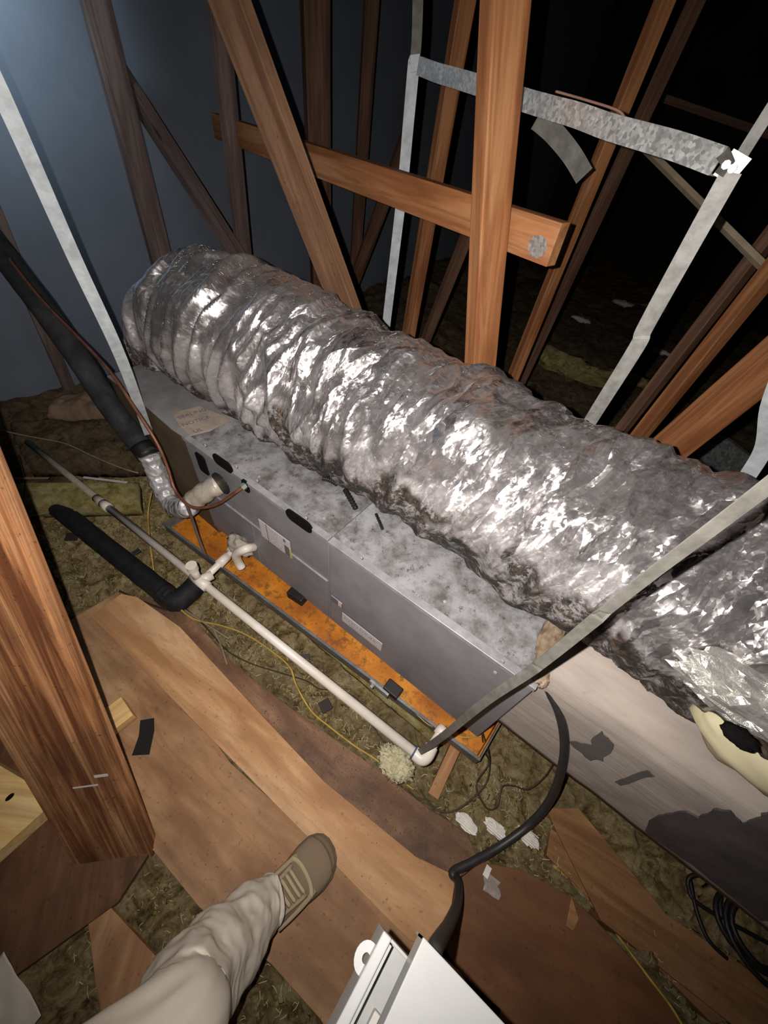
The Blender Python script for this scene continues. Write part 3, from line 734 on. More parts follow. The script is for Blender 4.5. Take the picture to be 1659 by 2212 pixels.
# ------------------------------------------------------------------ refrigerant lines
ls = thing('suction_line', 'thick suction line, black foam above and silver tape with red print near the cabinet', 'refrigerant line', (-1.151, 0.400, 0.299))
S = [(-2.573, 0.560, 1.059), (-2.361, 0.540, 0.967), (-2.172, 0.525, 0.870), (-1.947, 0.500, 0.771), (-1.770, 0.480, 0.656), (-1.618, 0.460, 0.526), (-1.451, 0.445, 0.445), (-1.388, 0.440, 0.420)]
obj('foam_sleeve', tube(spline(S, 10), [.050 + (.041 - .050) * i / 70 for i in range(71)], 18, fn=lambda i, a: 1 + .05 * noise.noise((math.cos(a) * 2, math.sin(a) * 2, i * .35))), M_FOAMDUST, ls, smooth=True)
obj('foam_end', tube(spline([(-1.434, 0.443, 0.446), (-1.390, 0.440, 0.416)], 4), 0.0425, 18), M_BLACK, ls, smooth=True)
def tape_wrap():
    t = NT('silver_tape_wrap', .45, .35, .5)
    n = t.noise(22, 4, .6); c = t.ramp(n, [(.3, (.42, .41, .42)), (.7, (.66, .64, .64))])
    n = t.noise(30, 3, .5, t.co((1, 1, 1))); f = t.ramp(n, [(.655, 0.0), (.68, 1.0)]); c = t.mix(f, c, (.42, .06, .12))
    t.color(c); t.bump(t.vor(45), .7, .012); return t.m
M_TAPEW = tape_wrap()
cr = lambda i, a: 1 + .10 * noise.noise((math.cos(a) * 2.4, math.sin(a) * 2.4, i * .6)) + .05 * math.sin(i * 1.1)
obj('tape_wrap', tube(spline([(-1.381, 0.440, 0.431), (-1.357, 0.430, 0.359), (-1.321, 0.415, 0.301), (-1.254, 0.400, 0.264), (-1.141, 0.395, 0.329), (-1.083, 0.400, 0.384)], 8), [.0385] * 41, 24, fn=cr), M_TAPEW, ls, smooth=True)
obj('stub_wrap', tube(spline([(-1.034, 0.400, 0.444), (-0.992, 0.435, 0.494), (-0.954, 0.474, 0.530)], 8), [.035] * 17, 22, fn=cr), plain('cream_foil_wrap', (.60, .54, .44), .45, .3, .5, .35, 24, .8), ls, smooth=True)
p = (-0.928, 0.469, 0.556)
obj('grommet', disc((p[0], Y0 - .004, p[2]), (0, -1, 0), .041, .006, 18), M_BLACK, ls)
cl = thing('copper_line', 'thin bare copper liquid line running down beside the black foam sleeve', 'copper pipe', (-1.169, 0.400, 0.427))
obj('copper_tube', tube(spline([(-1.899, 0.460, 0.977), (-1.738, 0.450, 0.894), (-1.539, 0.440, 0.847), (-1.346, 0.425, 0.807), (-1.227, 0.410, 0.734), (-1.140, 0.400, 0.648), (-1.110, 0.390, 0.562), (-1.071, 0.370, 0.497), (-0.990, 0.360, 0.488), (-0.942, 0.380, 0.492), (-0.883, 0.410, 0.531), (-0.820, 0.440, 0.600), (-0.796, 0.468, 0.628)], 8), 0.0052, 10), M_COPPER, cl, smooth=True)
obj('flare_nut', tube([(-0.795, 0.460, 0.629), (-0.789, 0.474, 0.637)], .011, 6), plain('green_brass', (.25, .3, .24), .5, .4), cl)
cable('control_cable', [(-1.026, 0.370, 0.455), (-1.033, 0.370, 0.348), (-1.017, 0.360, 0.273), (-0.993, 0.350, 0.216), (-0.999, 0.354, 0.170)], .0055, plain('brown_grey_cable', (.12, .09, .07)))
tag(bpy.data.objects['control_cable'], 'dusty brown cable hanging from the taped elbow into the orange pan', 'cable')
# black ABS pipe on the insulation
bp = thing('black_pipe', 'fat black foam-covered pipe with an elbow lying on the wool left of the pan', 'pipe', (-1.369, 0.190, 0.020))
obj('pipe_sleeve', tube(spline([(-1.851, 0.117, 0.070), (-1.708, 0.127, 0.065), (-1.491, 0.143, 0.060), (-1.224, 0.162, 0.060), (-1.033, 0.177, 0.055)], 8), .040, 16, fn=lambda i, a: 1 + .05 * noise.noise((math.cos(a), math.sin(a), i * .5))), M_BLACKFOAM, bp, smooth=True)
obj('pipe_elbow', tube(spline([(-1.076, 0.172, 0.055), (-1.010, 0.184, 0.050), (-1.000, 0.224, 0.055), (-1.007, 0.279, 0.060)], 8), .043, 16, fn=lambda i, a: 1 + .09 * noise.noise((math.cos(a) * 3, math.sin(a) * 3, i * .4))), M_BLACKFOAM, bp, smooth=True)

# ------------------------------------------------------------------ hanger straps and galvanized cross bar
st = [ ]
def strap(label, pts, width, wdir, mat, n=6, group=None, up=True):
    P = spline(pts, n); wd = wdir
    if up:
        d_ = (P[0] - P[3]).normalized(); k_ = (2.98 - P[0].z) / max(.3, d_.z); P = [P[0] + d_ * k_] + P
        if isinstance(wd, list): wd = [wd[0]] + wd
    o = obj('hanger_strap', ribbon(P, width, .0016, wd), mat); tag(o, label, 'strap', group); return o
strap('pale steel strap hanging from upper left to the left end of the air handler', [(-1.228, 0.410, 1.541), (-1.225, 0.420, 1.419), (-1.243, 0.430, 1.143), (-1.249, 0.440, 0.877), (-1.355, 0.462, 0.532)], .031, (.30, .95, 0), M_STRAP)
strap('white steel strap behind the timber brace, left of the square post', [(-0.975, 1.420, 1.549), (-0.976, 1.420, 1.533), (-0.974, 1.420, 1.418), (-0.972, 1.420, 1.247), (-0.968, 1.400, 0.869), (-0.957, 1.380, 0.701)], .036, (.95, .3, 0), M_STRAP, up=False)
strap('dull grey strap running up out of frame above the cross bar left end', [(-0.991, 1.420, 1.701), (-0.976, 1.420, 1.602), (-0.973, 1.420, 1.542)], .030, (.95, .3, 0), M_STRAPG)
strap('steel strap dropping from the right end of the galvanized cross bar behind the duct', [(-0.047, 1.000, 1.457), (-0.044, 1.000, 1.336), (-0.040, 1.005, 1.208), (-0.035, 1.005, 1.172), (-0.040, 1.010, 0.983), (-0.040, 1.010, 0.886)], .031, (.98, -.05, 0), M_STRAPD, up=False)
strap('curved pale strap end at the right edge behind the duct', [(0.211, 1.050, 1.219), (0.245, 1.050, 1.133), (0.291, 1.050, 1.056), (0.309, 1.050, 0.993), (0.319, 1.050, 0.938)], .031, (.9, -.3, 0), M_STRAP, up=False)
strap('long twisted grey strap crossing in front of the duct down to the pipe elbow', [(0.145, 0.420, 1.367), (0.135, 0.400, 1.302), (0.130, 0.395, 1.246), (0.121, 0.385, 1.160), (0.114, 0.375, 1.067), (0.108, 0.370, 0.935), (0.102, 0.365, 0.864), (0.082, 0.345, 0.720), (0.064, 0.325, 0.460), (0.043, 0.312, 0.230)], .017, [(.62, .30, 0)] * 24 + [(.75, .0, 0)] * 10 + [(.92, -.3, 0)] * 21, M_STRAPG)
strap('grey strap piece dangling in a curve below the cross bar', [(-0.514, 1.300, 1.478), (-0.475, 1.330, 1.458), (-0.420, 1.360, 1.423), (-0.370, 1.360, 1.389)], .042, (.3, .2, .9), M_STRAPG, up=False)
cb = thing('cross_bar', 'galvanized angle cross bar sloping down to the right behind the square post', 'metal bar', (-0.410, 1.250, 1.491))
a = Vector((-0.947, 1.400, 1.540)); b = Vector((-0.073, 1.020, 1.468))
def angle_bar(a, b, w_, th):
    P = spline([a, b], 30)
    P = [p + Vector((0, 0, .003 * noise.noise((p.x * 9, 0, 0)))) for p in P]
    return joinvf(ribbon(P, w_, th, (0, 0, 1)), ribbon([p + Vector((0, .012, -w_ / 2)) for p in P], .024, th, (0, 1, 0)))
obj('bar_flange', angle_bar(a, b, .036, .0025), M_GALV, cb)
obj('bar_end_plate', ribbon([(-0.073, 1.000, 1.477), (-0.059, 1.000, 1.467), (-0.062, 1.000, 1.452)], .022, .003, (.5, -.5, .3)), M_STRAPG, cb)
obj('bar_clip', ribbon([(-0.066, 1.010, 1.467), (-0.035, 1.010, 1.459)], .034, .003, (.3, 0, .9)), M_GALVD, cb)
obj('bar_clip', ribbon([(-0.961, 1.400, 1.561), (-0.955, 1.400, 1.529)], .028, .004, (.95, .3, 0)), M_STRAP, cb)
strap('dark strap continuing above the right end of the cross bar', [(-0.043, 1.030, 1.556), (-0.046, 1.020, 1.497), (-0.047, 1.010, 1.461)], .018, (.98, -.05, 0), M_STRAPD)
for p in ((-0.048, 0.995, 1.462), (-0.059, 0.995, 1.465)):
    obj('screw', disc(p, (0, -1, 0), .006, .005, 8), M_GALV, cb)
cable('wire_tie', [(-0.438, 1.170, 1.522), (-0.372, 1.160, 1.516), (-0.292, 1.140, 1.507), (-0.269, 1.130, 1.495)], .0022, plain('rusty_wire', (.3, .17, .13)))
tag(bpy.data.objects['wire_tie'], 'thin rusty tie wire lying along the top of the cross bar', 'wire')

# ------------------------------------------------------------------ timber: braces and truss webs
br = thing('timber_brace', 'orange timber brace nailed across the truss webs behind the duct', 'timber', (-0.854, 1.204, 1.280))
bw = beam('brace_board', (-2.249, 1.632, 1.280), (-0.311, 1.139, 1.280), .089, .038, MW['brace'], br, yaw=90)
# nail plate on the brace's right end, made on its front face
bmw = WM[bw.name]
L = (Vector((-2.249, 1.632, 1.280)) - Vector((-0.311, 1.139, 1.280))).length
V, F = disc((0, 0, 0), (0, 0, 1), .024, .0012, 9)
best = None
for sgn in (-1, 1):
    q = bmw @ Vector((L / 2 - .05, -.018, sgn * .0195)); dd_ = (q - Vector((0.000, 0.000, 1.500))).length
    if best is None or dd_ < best[0]: best = (dd_, sgn)
s_ = best[1]
obj('nail_plate', ([bmw @ Vector((L / 2 - .042 + v[0] * 1.15, -.012 + v[1], s_ * (.0192 + v[2]))) for v in V], F if s_ > 0 else [f[::-1] for f in F]), M_PLATE, br)
def web(label, p0, p1, wd, th, yaw, mat, e0=.0, e1=.0, name='truss_web'):
    a_ = Vector(p0); b_ = Vector(p1); d_ = (a_ - b_).normalized()
    if e0 > .25:                       # run on up to the roof (or the left wall) and down to the joists
        e0 = (2.9 - a_.z) / max(.35, d_.z)
        if d_.x < 0: e0 = min(e0, (a_.x + 2.62) / -d_.x)
        if d_.y > 0: e0 = min(e0, (8.3 - a_.y) / d_.y)
        e0 = max(e0, .0)
    e1 = min(e1 + .6, max(.0, (b_.z + .08) / max(.3, d_.z)))
    if d_.x > 0: e1 = min(e1, max(0, (b_.x + 2.62) / d_.x))
    o = beam(name, p0, p1, wd, th, mat, None, yaw, .003, e0, e1); return tag(o, label, 'timber')
web('bright orange square-looking post standing upright between the brace and the camera', (-0.560, 1.100, 1.626), (-0.413, 1.130, 0.945), .086, .050, 62, MW['brace'], .5, 1.0)
web('big brown slanted web crossing over the left part of the brace', (-1.250, 1.000, 1.597), (-0.961, 1.060, 1.055), .112, .038, 76, MW['web'], .5, 1.2)
web('broad hazy upright at the upper left, behind the foil bend', (-2.481, 1.320, 1.562), (-2.413, 1.250, 0.700), .105, .06, 78, MW['dust_haze'], .6, .9)
web('hazy slanted web leaning right from the broad upright at upper left', (-2.556, 1.380, 1.423), (-1.910, 1.380, 0.857), .105, .03, 88, MW['dust_haze'], .3, .9)
web('thin grey upright behind the left end of the brace', (-1.970, 1.520, 1.645), (-2.035, 1.520, 0.804), .08, .03, 85, MW['dust_haze'], .8, 1.0)
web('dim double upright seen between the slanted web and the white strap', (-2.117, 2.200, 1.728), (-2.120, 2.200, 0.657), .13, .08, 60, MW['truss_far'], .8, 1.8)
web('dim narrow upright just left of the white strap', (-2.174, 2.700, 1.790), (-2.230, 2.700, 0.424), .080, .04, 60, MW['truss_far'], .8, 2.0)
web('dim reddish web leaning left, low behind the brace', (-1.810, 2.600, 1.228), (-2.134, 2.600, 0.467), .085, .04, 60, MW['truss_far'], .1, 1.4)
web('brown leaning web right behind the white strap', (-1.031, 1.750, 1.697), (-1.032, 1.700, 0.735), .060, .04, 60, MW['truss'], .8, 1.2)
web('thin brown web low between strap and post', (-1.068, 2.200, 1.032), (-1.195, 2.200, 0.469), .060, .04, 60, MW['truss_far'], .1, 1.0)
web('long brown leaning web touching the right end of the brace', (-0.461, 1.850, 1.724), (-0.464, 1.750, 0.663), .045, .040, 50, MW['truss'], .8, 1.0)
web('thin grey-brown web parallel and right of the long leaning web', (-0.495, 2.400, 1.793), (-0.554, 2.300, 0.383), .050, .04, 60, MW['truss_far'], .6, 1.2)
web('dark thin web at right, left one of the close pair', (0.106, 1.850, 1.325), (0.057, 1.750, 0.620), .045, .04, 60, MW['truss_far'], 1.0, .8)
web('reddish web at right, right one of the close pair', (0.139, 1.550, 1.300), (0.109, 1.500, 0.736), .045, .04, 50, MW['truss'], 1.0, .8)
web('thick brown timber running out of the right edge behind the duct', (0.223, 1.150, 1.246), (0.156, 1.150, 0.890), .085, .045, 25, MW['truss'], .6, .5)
web('faint hazy timber behind the black foam pipe at the left edge', (-2.557, 0.660, 1.027), (-2.681, 0.600, 0.090), .060, .03, 80, MW['dust_haze'], .0, .3)
o = beam('conduit_stick', (-0.355, 1.900, 1.437), (0.131, 1.550, 1.266), .022, .015, plain('tan_stick', (.36, .30, .20)), None, 45, .001, .05, .6)
tag(o, 'thin tan conduit slanting down to the right edge behind the strap', 'conduit')
beam('far_timber', (-0.599, 4.200, 1.581), (-0.121, 4.200, 1.515), .14, .04, MW['truss_far'], None, 0, .003, .3, .8); tag(bpy.data.objects['far_timber'], 'barely lit far timber at the right behind the cross bar', 'timber')

# near slanted timber in the lower left
nt = thing('near_timber', 'big grainy slanted timber close to the camera in the lower left', 'timber', (-0.486, -0.370, 0.000))
RA = Vector((-0.411, -0.303, 0.000)); RB = Vector((-0.722, -0.000, 1.000)); LA = Vector((-0.551, -0.441, 0.000))
fx = (RB - RA).normalized(); wy = (LA - RA); wy = (wy - fx * wy.dot(fx)); WD = wy.length; wy.normalize(); nz = fx.cross(wy)
if nz.dot(Vector((0.000, 0.000, 1.500)) - RA) < 0: nz = -nz
hand = 1 if fx.cross(wy).dot(nz) > 0 else -1
LB = (RB - RA).length + 1.3
mwn = Matrix.Translation(RA + wy * WD / 2 - nz * .019 + fx * (LB / 2 - .02)) @ Matrix((fx, wy * hand, nz)).transposed().to_4x4()
obj('timber_beam', box(-LB / 2, LB / 2, -WD / 2, WD / 2, -.019, .019), MW['nearweb'], nt, mw=mwn, bevel=.003)
obj('paint_streak', ([mwn @ Vector(v) for v in box(-LB / 2 + .345, -LB / 2 + .350, -.045 * hand, .01 * hand, .019, .0196)[0]], box(0, 1, 0, 1, 0, 1)[1]), M_LABEL, nt)
obj('paint_streak', ([mwn @ Vector(v) for v in box(-LB / 2 + .375, -LB / 2 + .384, -.075 * hand, -.045 * hand, .019, .0196)[0]], box(0, 1, 0, 1, 0, 1)[1]), M_LABEL, nt)

# ------------------------------------------------------------------ batts and paper at the far left
def batt(name, pts, th, z, mat, label, amp=.012, cat='insulation batt'):
    A, B, C3, D3 = [Vector(p) for p in pts]
    nx, ny = 46, 16; V = []; F = []
    for L_ in (0, 1):
        for j in range(ny + 1):
            for i in range(nx + 1):
                s, t = i / nx, j / ny
                p = A.lerp(B, s).lerp(D3.lerp(C3, s), t)
                e = min(s, 1 - s, 1) * nx; f = min(t, 1 - t) * ny; edge = min(1, e / 2.5) * min(1, f / 2.5)
                zz = z + (th * (.55 + .45 * edge) if L_ else 0)
                nn = amp * (fbm(p.x * 9, p.y * 9, z * 3 + L_, 4) * 2)
                V.append((p.x + nn * .8, p.y + nn * .8 * noise.noise((p.x * 8, p.y * 8, 5)), zz + nn))
    N = (nx + 1) * (ny + 1)
    for j in range(ny):
        for i in range(nx):
            a = j * (nx + 1) + i; b = a + 1; c_ = a + nx + 2; d_ = a + nx + 1
            F.append((a, d_, c_, b)); F.append((N + a, N + b, N + c_, N + d_))
    rim = [i for i in range(nx + 1)] + [j * (nx + 1) + nx for j in range(1, ny + 1)] + [ny * (nx + 1) + i for i in range(nx - 1, -1, -1)] + [j * (nx + 1) for j in range(ny - 1, 0, -1)]
    for k in range(len(rim)):
        a = rim[k]; b = rim[(k + 1) % len(rim)]; F.append((a, b, N + b, N + a))
    o = obj(name, (V, F), mat, smooth=True); return tag(o, label, cat)
batt('insulation_batt', [(-1.859, 0.015, 0.100), (-1.514, 0.348, 0.100), (-1.676, 0.435, 0.100), (-2.059, 0.068, 0.100)], .08, .04, M_INSY, 'yellow glass wool batt lying flat left of the air handler, crossed by the pipe', .008)
batt('insulation_batt', [(-2.085, 0.146, 0.120), (-1.683, 0.527, 0.120), (-2.111, 0.708, 0.120), (-2.553, 0.232, 0.120)], .09, .06, M_INSD, 'brown torn batt heaped behind the yellow batt at the far left', .030)
batt('insulation_batt', [(-2.382, 0.372, 0.150), (-2.065, 0.693, 0.150), (-2.294, 0.827, 0.150), (-2.479, 0.461, 0.150)], .10, .10, M_KRAFT, 'kraft-faced batt scrap at the foot of the dark wall', .03)
batt('insulation_batt', [(-0.528, 0.416, 0.030), (0.062, 0.415, 0.030), (0.100, 0.491, 0.030), (-0.506, 0.498, 0.030)], .03, .015, M_INSY, 'bright yellow strip of glass wool along the front of the drain pan', .014)
o = obj('insulation_tuft', blob((0.006, 0.287, 0.045), .060, .045, .03, 60, 44, .30, 6.5, 2), plain('pale_glass_wool', (.62, .57, .36), .95, 0, .05, .35, 40, .9), smooth=True); tag(o, 'pale yellow tuft of glass wool below the pipe elbow', 'insulation')
def strip(name, a, b, wd, th, mat, label, cat):
    o = beam(name, a, b, wd, th, mat, None, 0, .0005); return tag(o, label, cat)
strip('paper_strip', (-1.751, 0.265, 0.190), (-1.587, 0.372, 0.190), .012, .002, M_LABEL, 'pale thin paper strip on top of the yellow batt', 'paper')
strip('paper_strip', (-1.948, 0.072, 0.190), (-1.848, 0.166, 0.190), .012, .002, M_KRAFT, 'dull paper strip at the left end of the yellow batt', 'paper')

# wool tufts, stuff
V = []; F = []
for k in range(2600):
    while True:
        x = random.uniform(-1.9, 1.5); y = random.uniform(-.5, .9)
        if onboard(x, y, .02): continue
        if .36 < y < 1.1 and -1.3 < x < .22: continue
        if y > .48 and x > .2: continue
        break
    s = random.uniform(.004, .015)
    z = insheight(x, y) + s * .3
    R_ = Matrix.Rotation(random.uniform(0, 6), 3, 'Z') @ Matrix.Rotation(random.uniform(0, 6), 3, 'X')
    k0 = len(V)
    for dx, dy, dz in ((1, 0, 0), (-.9, .2, 0), (0, .8, .1), (.1, -.7, 0), (0, .1, .6), (.1, 0, -.6)):
        V.append(Vector((x, y, z)) + R_ @ Vector((dx, dy, dz)) * s * random.uniform(.6, 1.2))
    for f in ((0, 2, 4), (2, 1, 4), (1, 3, 4), (3, 0, 4), (2, 0, 5), (1, 2, 5), (3, 1, 5), (0, 3, 5)): F.append(tuple(k0 + q for q in f))
o = obj('wool_tufts', (V, F), M_INSY, smooth=True); tag(o, 'small loose tufts of wool scattered over the insulation', 'insulation', kind='stuff')

V = []; F = []
for k in range(7000):
    x = random.uniform(-1.9, 1.4); y = random.uniform(-.55, .62)
    if onboard(x, y, .004) or (.36 < y and -1.3 < x < .22) or (y > .5 and x > .2): continue
    a = random.uniform(0, PI); L_ = random.uniform(.006, .024); z = insheight(x, y) + .004
    dx, dy = math.cos(a), math.sin(a); w_ = .0007; b0 = random.uniform(-.006, .006); k0 = len(V)
    for q_, zz in ((0, 0), (.5, .005), (1, random.uniform(0, .006))):
        ox = x + dx * L_ * q_ - dy * b0 * (q_ == .5); oy = y + dy * L_ * q_ + dx * b0 * (q_ == .5)
        V += [(ox - dy * w_, oy + dx * w_, z + zz), (ox + dy * w_, oy - dx * w_, z + zz)]
    F += [(k0, k0 + 1, k0 + 3, k0 + 2), (k0 + 2, k0 + 3, k0 + 5, k0 + 4)]
o = obj('wool_fibres', (V, F), plain('pale_wool_fibre', (.62, .55, .34), .9, 0, .1, .4, 30)); tag(o, 'fine pale fibres sticking out of the insulation', 'insulation', kind='stuff')

# ------------------------------------------------------------------ cables and wires
def wire(name, label, pts, r, mat, cat='wire', **k):
    o = cable(name, pts, r, mat, **k); return tag(o, label, cat)
wire('black_cable', 'thick black power cable looping from the air handler corner down to the grey box', [(0.185, 0.510, 0.620), (0.237, 0.500, 0.580), (0.292, 0.493, 0.500), (0.346, 0.487, 0.380), (0.404, 0.465, 0.200), (0.416, 0.413, 0.080), (0.377, 0.319, 0.035), (0.324, 0.231, 0.030), (0.288, 0.177, 0.035), (0.305, 0.167, 0.060), (0.292, 0.117, 0.200), (0.244, 0.063, 0.420), (0.196, 0.029, 0.620), (0.177, 0.013, 0.700), (0.183, -0.000, 0.705)], [.0105] * 0 or .0115, M_CABLE, 'cable', m=12)
wire('thermostat_wire', 'thin brown wire looping off the pan corner over the wool', [(0.169, 0.501, 0.170), (0.212, 0.486, 0.090), (0.248, 0.473, 0.050), (0.241, 0.404, 0.050), (0.266, 0.379, 0.040), (0.306, 0.370, 0.030), (0.325, 0.397, 0.030), (0.314, 0.447, 0.040), (0.343, 0.473, 0.040), (0.383, 0.493, 0.040), (0.411, 0.552, 0.050), (0.422, 0.609, 0.050)], .0024, M_BROWNW)
wire('thermostat_wire', 'second thin brown wire dipping from the pan corner to the dirty board', [(0.172, 0.500, 0.170), (0.240, 0.477, 0.080), (0.265, 0.422, 0.050), (0.251, 0.360, 0.040), (0.221, 0.299, 0.030), (0.181, 0.272, 0.020), (0.137, 0.274, 0.020), (0.110, 0.284, 0.015)], .0024, M_BROWNW)
wire('thermostat_wire', 'long thin brown wire snaking under the white pipe', [(-0.982, 0.189, 0.030), (-0.861, 0.194, 0.020), (-0.714, 0.187, 0.015), (-0.611, 0.210, 0.015), (-0.506, 0.251, 0.020), (-0.401, 0.289, 0.040), (-0.340, 0.298, 0.050), (-0.277, 0.337, 0.060), (-0.227, 0.355, 0.050), (-0.179, 0.348, 0.040), (-0.133, 0.329, 0.040), (-0.058, 0.309, 0.040)], .0022, M_BROWNW)
wire('yellow_cable', 'straw yellow cable curving along the dirty board edge to the wool tuft', [(-0.982, 0.174, 0.045), (-0.901, 0.185, 0.030), (-0.799, 0.235, 0.030), (-0.704, 0.269, 0.030), (-0.593, 0.286, 0.030), (-0.483, 0.288, 0.035), (-0.418, 0.259, 0.030), (-0.321, 0.234, 0.015), (-0.231, 0.238, 0.010), (-0.135, 0.247, 0.010), (-0.041, 0.262, 0.010), (0.054, 0.267, 0.010), (0.093, 0.271, 0.010)], .0033, M_YELW, 'cable')
wire('yellow_cable', 'yellow cable lying along the joist at the lower right', [(0.528, 0.374, 0.012), (0.604, 0.373, 0.012), (0.675, 0.362, 0.012), (0.737, 0.343, 0.012), (0.809, 0.321, 0.012), (0.869, 0.304, 0.012), (0.911, 0.282, 0.012)], .0032, M_YELW, 'cable')
wire('yellow_cable', 'short yellow cable standing in the wool left of the pan', [(-1.476, 0.411, 0.170), (-1.452, 0.355, 0.100), (-1.377, 0.302, 0.070), (-1.298, 0.256, 0.050), (-1.217, 0.211, 0.030)], .0035, M_YELW, 'cable')
wire('straw', 'pale dry stalk leaning on the dirty board below the black elbow', [(-0.816, 0.207, 0.020), (-0.744, 0.185, 0.015), (-0.674, 0.155, 0.010)], .0030, M_WHITEW, 'stalk')
wire('straw', 'forked pale stalk beside the yellow cable', [(-0.955, 0.184, 0.040), (-0.863, 0.199, 0.030), (-0.741, 0.220, 0.020)], .0028, M_WHITEW, 'stalk')
wire('grey_cable', 'pale dusty cable crossing the far left batts', [(-2.277, 0.141, 0.250), (-2.142, 0.227, 0.230), (-1.992, 0.314, 0.220), (-1.834, 0.356, 0.210), (-1.687, 0.400, 0.200), (-1.620, 0.441, 0.180)], .0032, M_WHITEW, 'cable')
wire('grey_cable', 'pale wavy cable below the yellow batt at left', [(-1.828, 0.001, 0.080), (-1.787, 0.075, 0.080), (-1.762, 0.116, 0.090), (-1.705, 0.156, 0.090), (-1.656, 0.212, 0.090)], .0032, M_WHITEW, 'cable')
wire('grey_cable', 'dark thin cable hanging at the left end of the yellow batt', [(-2.071, 0.145, 0.200), (-1.928, 0.103, 0.190), (-1.866, 0.059, 0.150), (-1.851, -0.002, 0.090)], .0028, M_BROWNW, 'cable')
wire('rusty_wire', 'short rusty rod at the edge of the plywood below the black pipe', [(-1.243, 0.072, 0.012), (-1.128, 0.106, 0.012), (-1.028, 0.142, 0.012)], .0040, M_BROWNW, 'rod')
# coil of black cable, lower right
cc = Vector((1.015, 0.581, 0.040)); V = []; F = []; parts = []
pts = []
for k in range(4 * 24):
    a = 2 * PI * k / 24; rr = .074 + .022 * noise.noise((k * .05, 3, 0)) + .012 * math.sin(k * .21)
    pts.append((cc.x + math.cos(a) * rr * 1.15 + .012 * math.sin(k * .11), cc.y + math.sin(a) * rr + .010 * math.cos(k * .13), cc.z + .01 + .010 * (k // 24) + .008 * noise.noise((k * .2, 0, 0))))
o = obj('cable_coil', joinvf(tube(pts, .0065, 8), tube(spline([pts[0], (0.892, 0.545, 0.050), (0.851, 0.561, 0.050), (0.846, 0.590, 0.060), (0.883, 0.618, 0.070), (0.943, 0.625, 0.070), (0.977, 0.628, 0.080)], 8), .0055, 8), tube(spline([(0.850, 0.584, 0.050), (0.877, 0.523, 0.050), (0.911, 0.483, 0.050), (0.957, 0.476, 0.050)], 8), .005, 8)), M_BLACK, smooth=True)
tag(o, 'coil of black cable lying on the wool at the lower right', 'cable coil')
batt('insulation_batt', [(0.877, 0.494, -0.010), (1.140, 0.521, -0.010), (1.257, 0.778, -0.010), (0.967, 0.696, -0.010)], .05, -.02, M_INS, 'brown wool batt under the coil of black cable', .02)

# ------------------------------------------------------------------ small debris
o = obj('tape_scrap', prism([(-0.744, -0.139, 0.001), (-0.716, -0.108, 0.001), (-0.682, -0.128, 0.001), (-0.632, -0.176, 0.001), (-0.671, -0.210, 0.001), (-0.705, -0.167, 0.001)], .0, .0025), M_BLACK); tag(o, 'black tape scrap lying on the plywood beside the pine block', 'tape')
for nm, p, lb, sx, sy in (('rubber_scrap', (-0.467, 0.342, 0.020), 'dark square scrap on the wool partly under the white pipe', .05, .035), ('rubber_scrap', (-0.293, 0.277, 0.010), 'dark scrap on the wool left of the yellow cable', .04, .04),
                          ('rubber_scrap', (-1.630, 0.084, 0.030), 'dark scrap on the wool left of the black pipe', .05, .04), ('rubber_scrap', (-1.336, 0.213, 0.050), 'small black chip right of the black pipe', .03, .02)):
    mw = Matrix.Translation(p) @ Matrix.Rotation(random.uniform(0, 3), 4, 'Z') @ Matrix.Rotation(.15, 4, 'X')
    o = obj(nm, box(-sx / 2, sx / 2, -sy / 2, sy / 2, 0, .006), plain('dark_scrap', (.03, .024, .02)), mw=mw, bevel=.002); tag(o, lb, 'scrap')
for p, lb, n_ in (((0.270, 0.300, 0.020), 'white ribbed foam scrap, leftmost of the white scraps on the wool', 5), ((0.347, 0.343, 0.020), 'white crumpled scrap left of the thick black cable', 3), ((0.436, 0.387, 0.020), 'white ribbed scrap under the right side of the thick black cable', 6)):
    t = thing('foam_scrap', lb, 'scrap', p); d = Vector(p)
    obj('sheet', blob(p, .034, .018, .006, 18, 10, .5, 3, n_), M_WHITEPL, t)
    for k in range(n_):
        obj('rib', box(d.x - .026, d.x + .026, d.y - .015 + k * .006, d.y - .013 + k * .006, d.z, d.z + .009), M_WHITEPL, t)
o = obj('plastic_wrapper', joinvf(blob((0.398, 0.223, 0.008), .026, .02, .004, 12, 8, .7, 3, 3)), plain('cloudy_plastic', (.42, .36, .34), .15, 0, .8, .3, 30)); tag(o, 'cloudy crumpled plastic wrapper on the red plywood', 'wrapper')
o = obj('paper_tag', box(*(lambda p: (p[0] - .008, p[0] + .008, p[1] - .014, p[1] + .014, .014, .0155))((0.372, 0.242, 0.014))), M_WHITEPL); tag(o, 'small white paper tag on the plastic wrapper', 'tag')
o = obj('paint_chip', prism([(0.427, 0.634, 0.030), (0.445, 0.662, 0.030), (0.460, 0.643, 0.030)], .028, .031), M_WHITEPL); tag(o, 'tiny white chip on the wool beside the black cable', 'chip')
o = obj('paper_scrap', blob((-0.546, -0.383, 0.004), .011, .006, .003, 10, 6, .7, 3, 1), M_WHITEPL); tag(o, 'torn white paper scrap at the foot of the near timber', 'scrap')
for a, b, lb in (((-0.655, -0.283, 0.250), (-0.640, -0.251, 0.250), 'white scratch-like splinter on the near timber'), ):
    pass
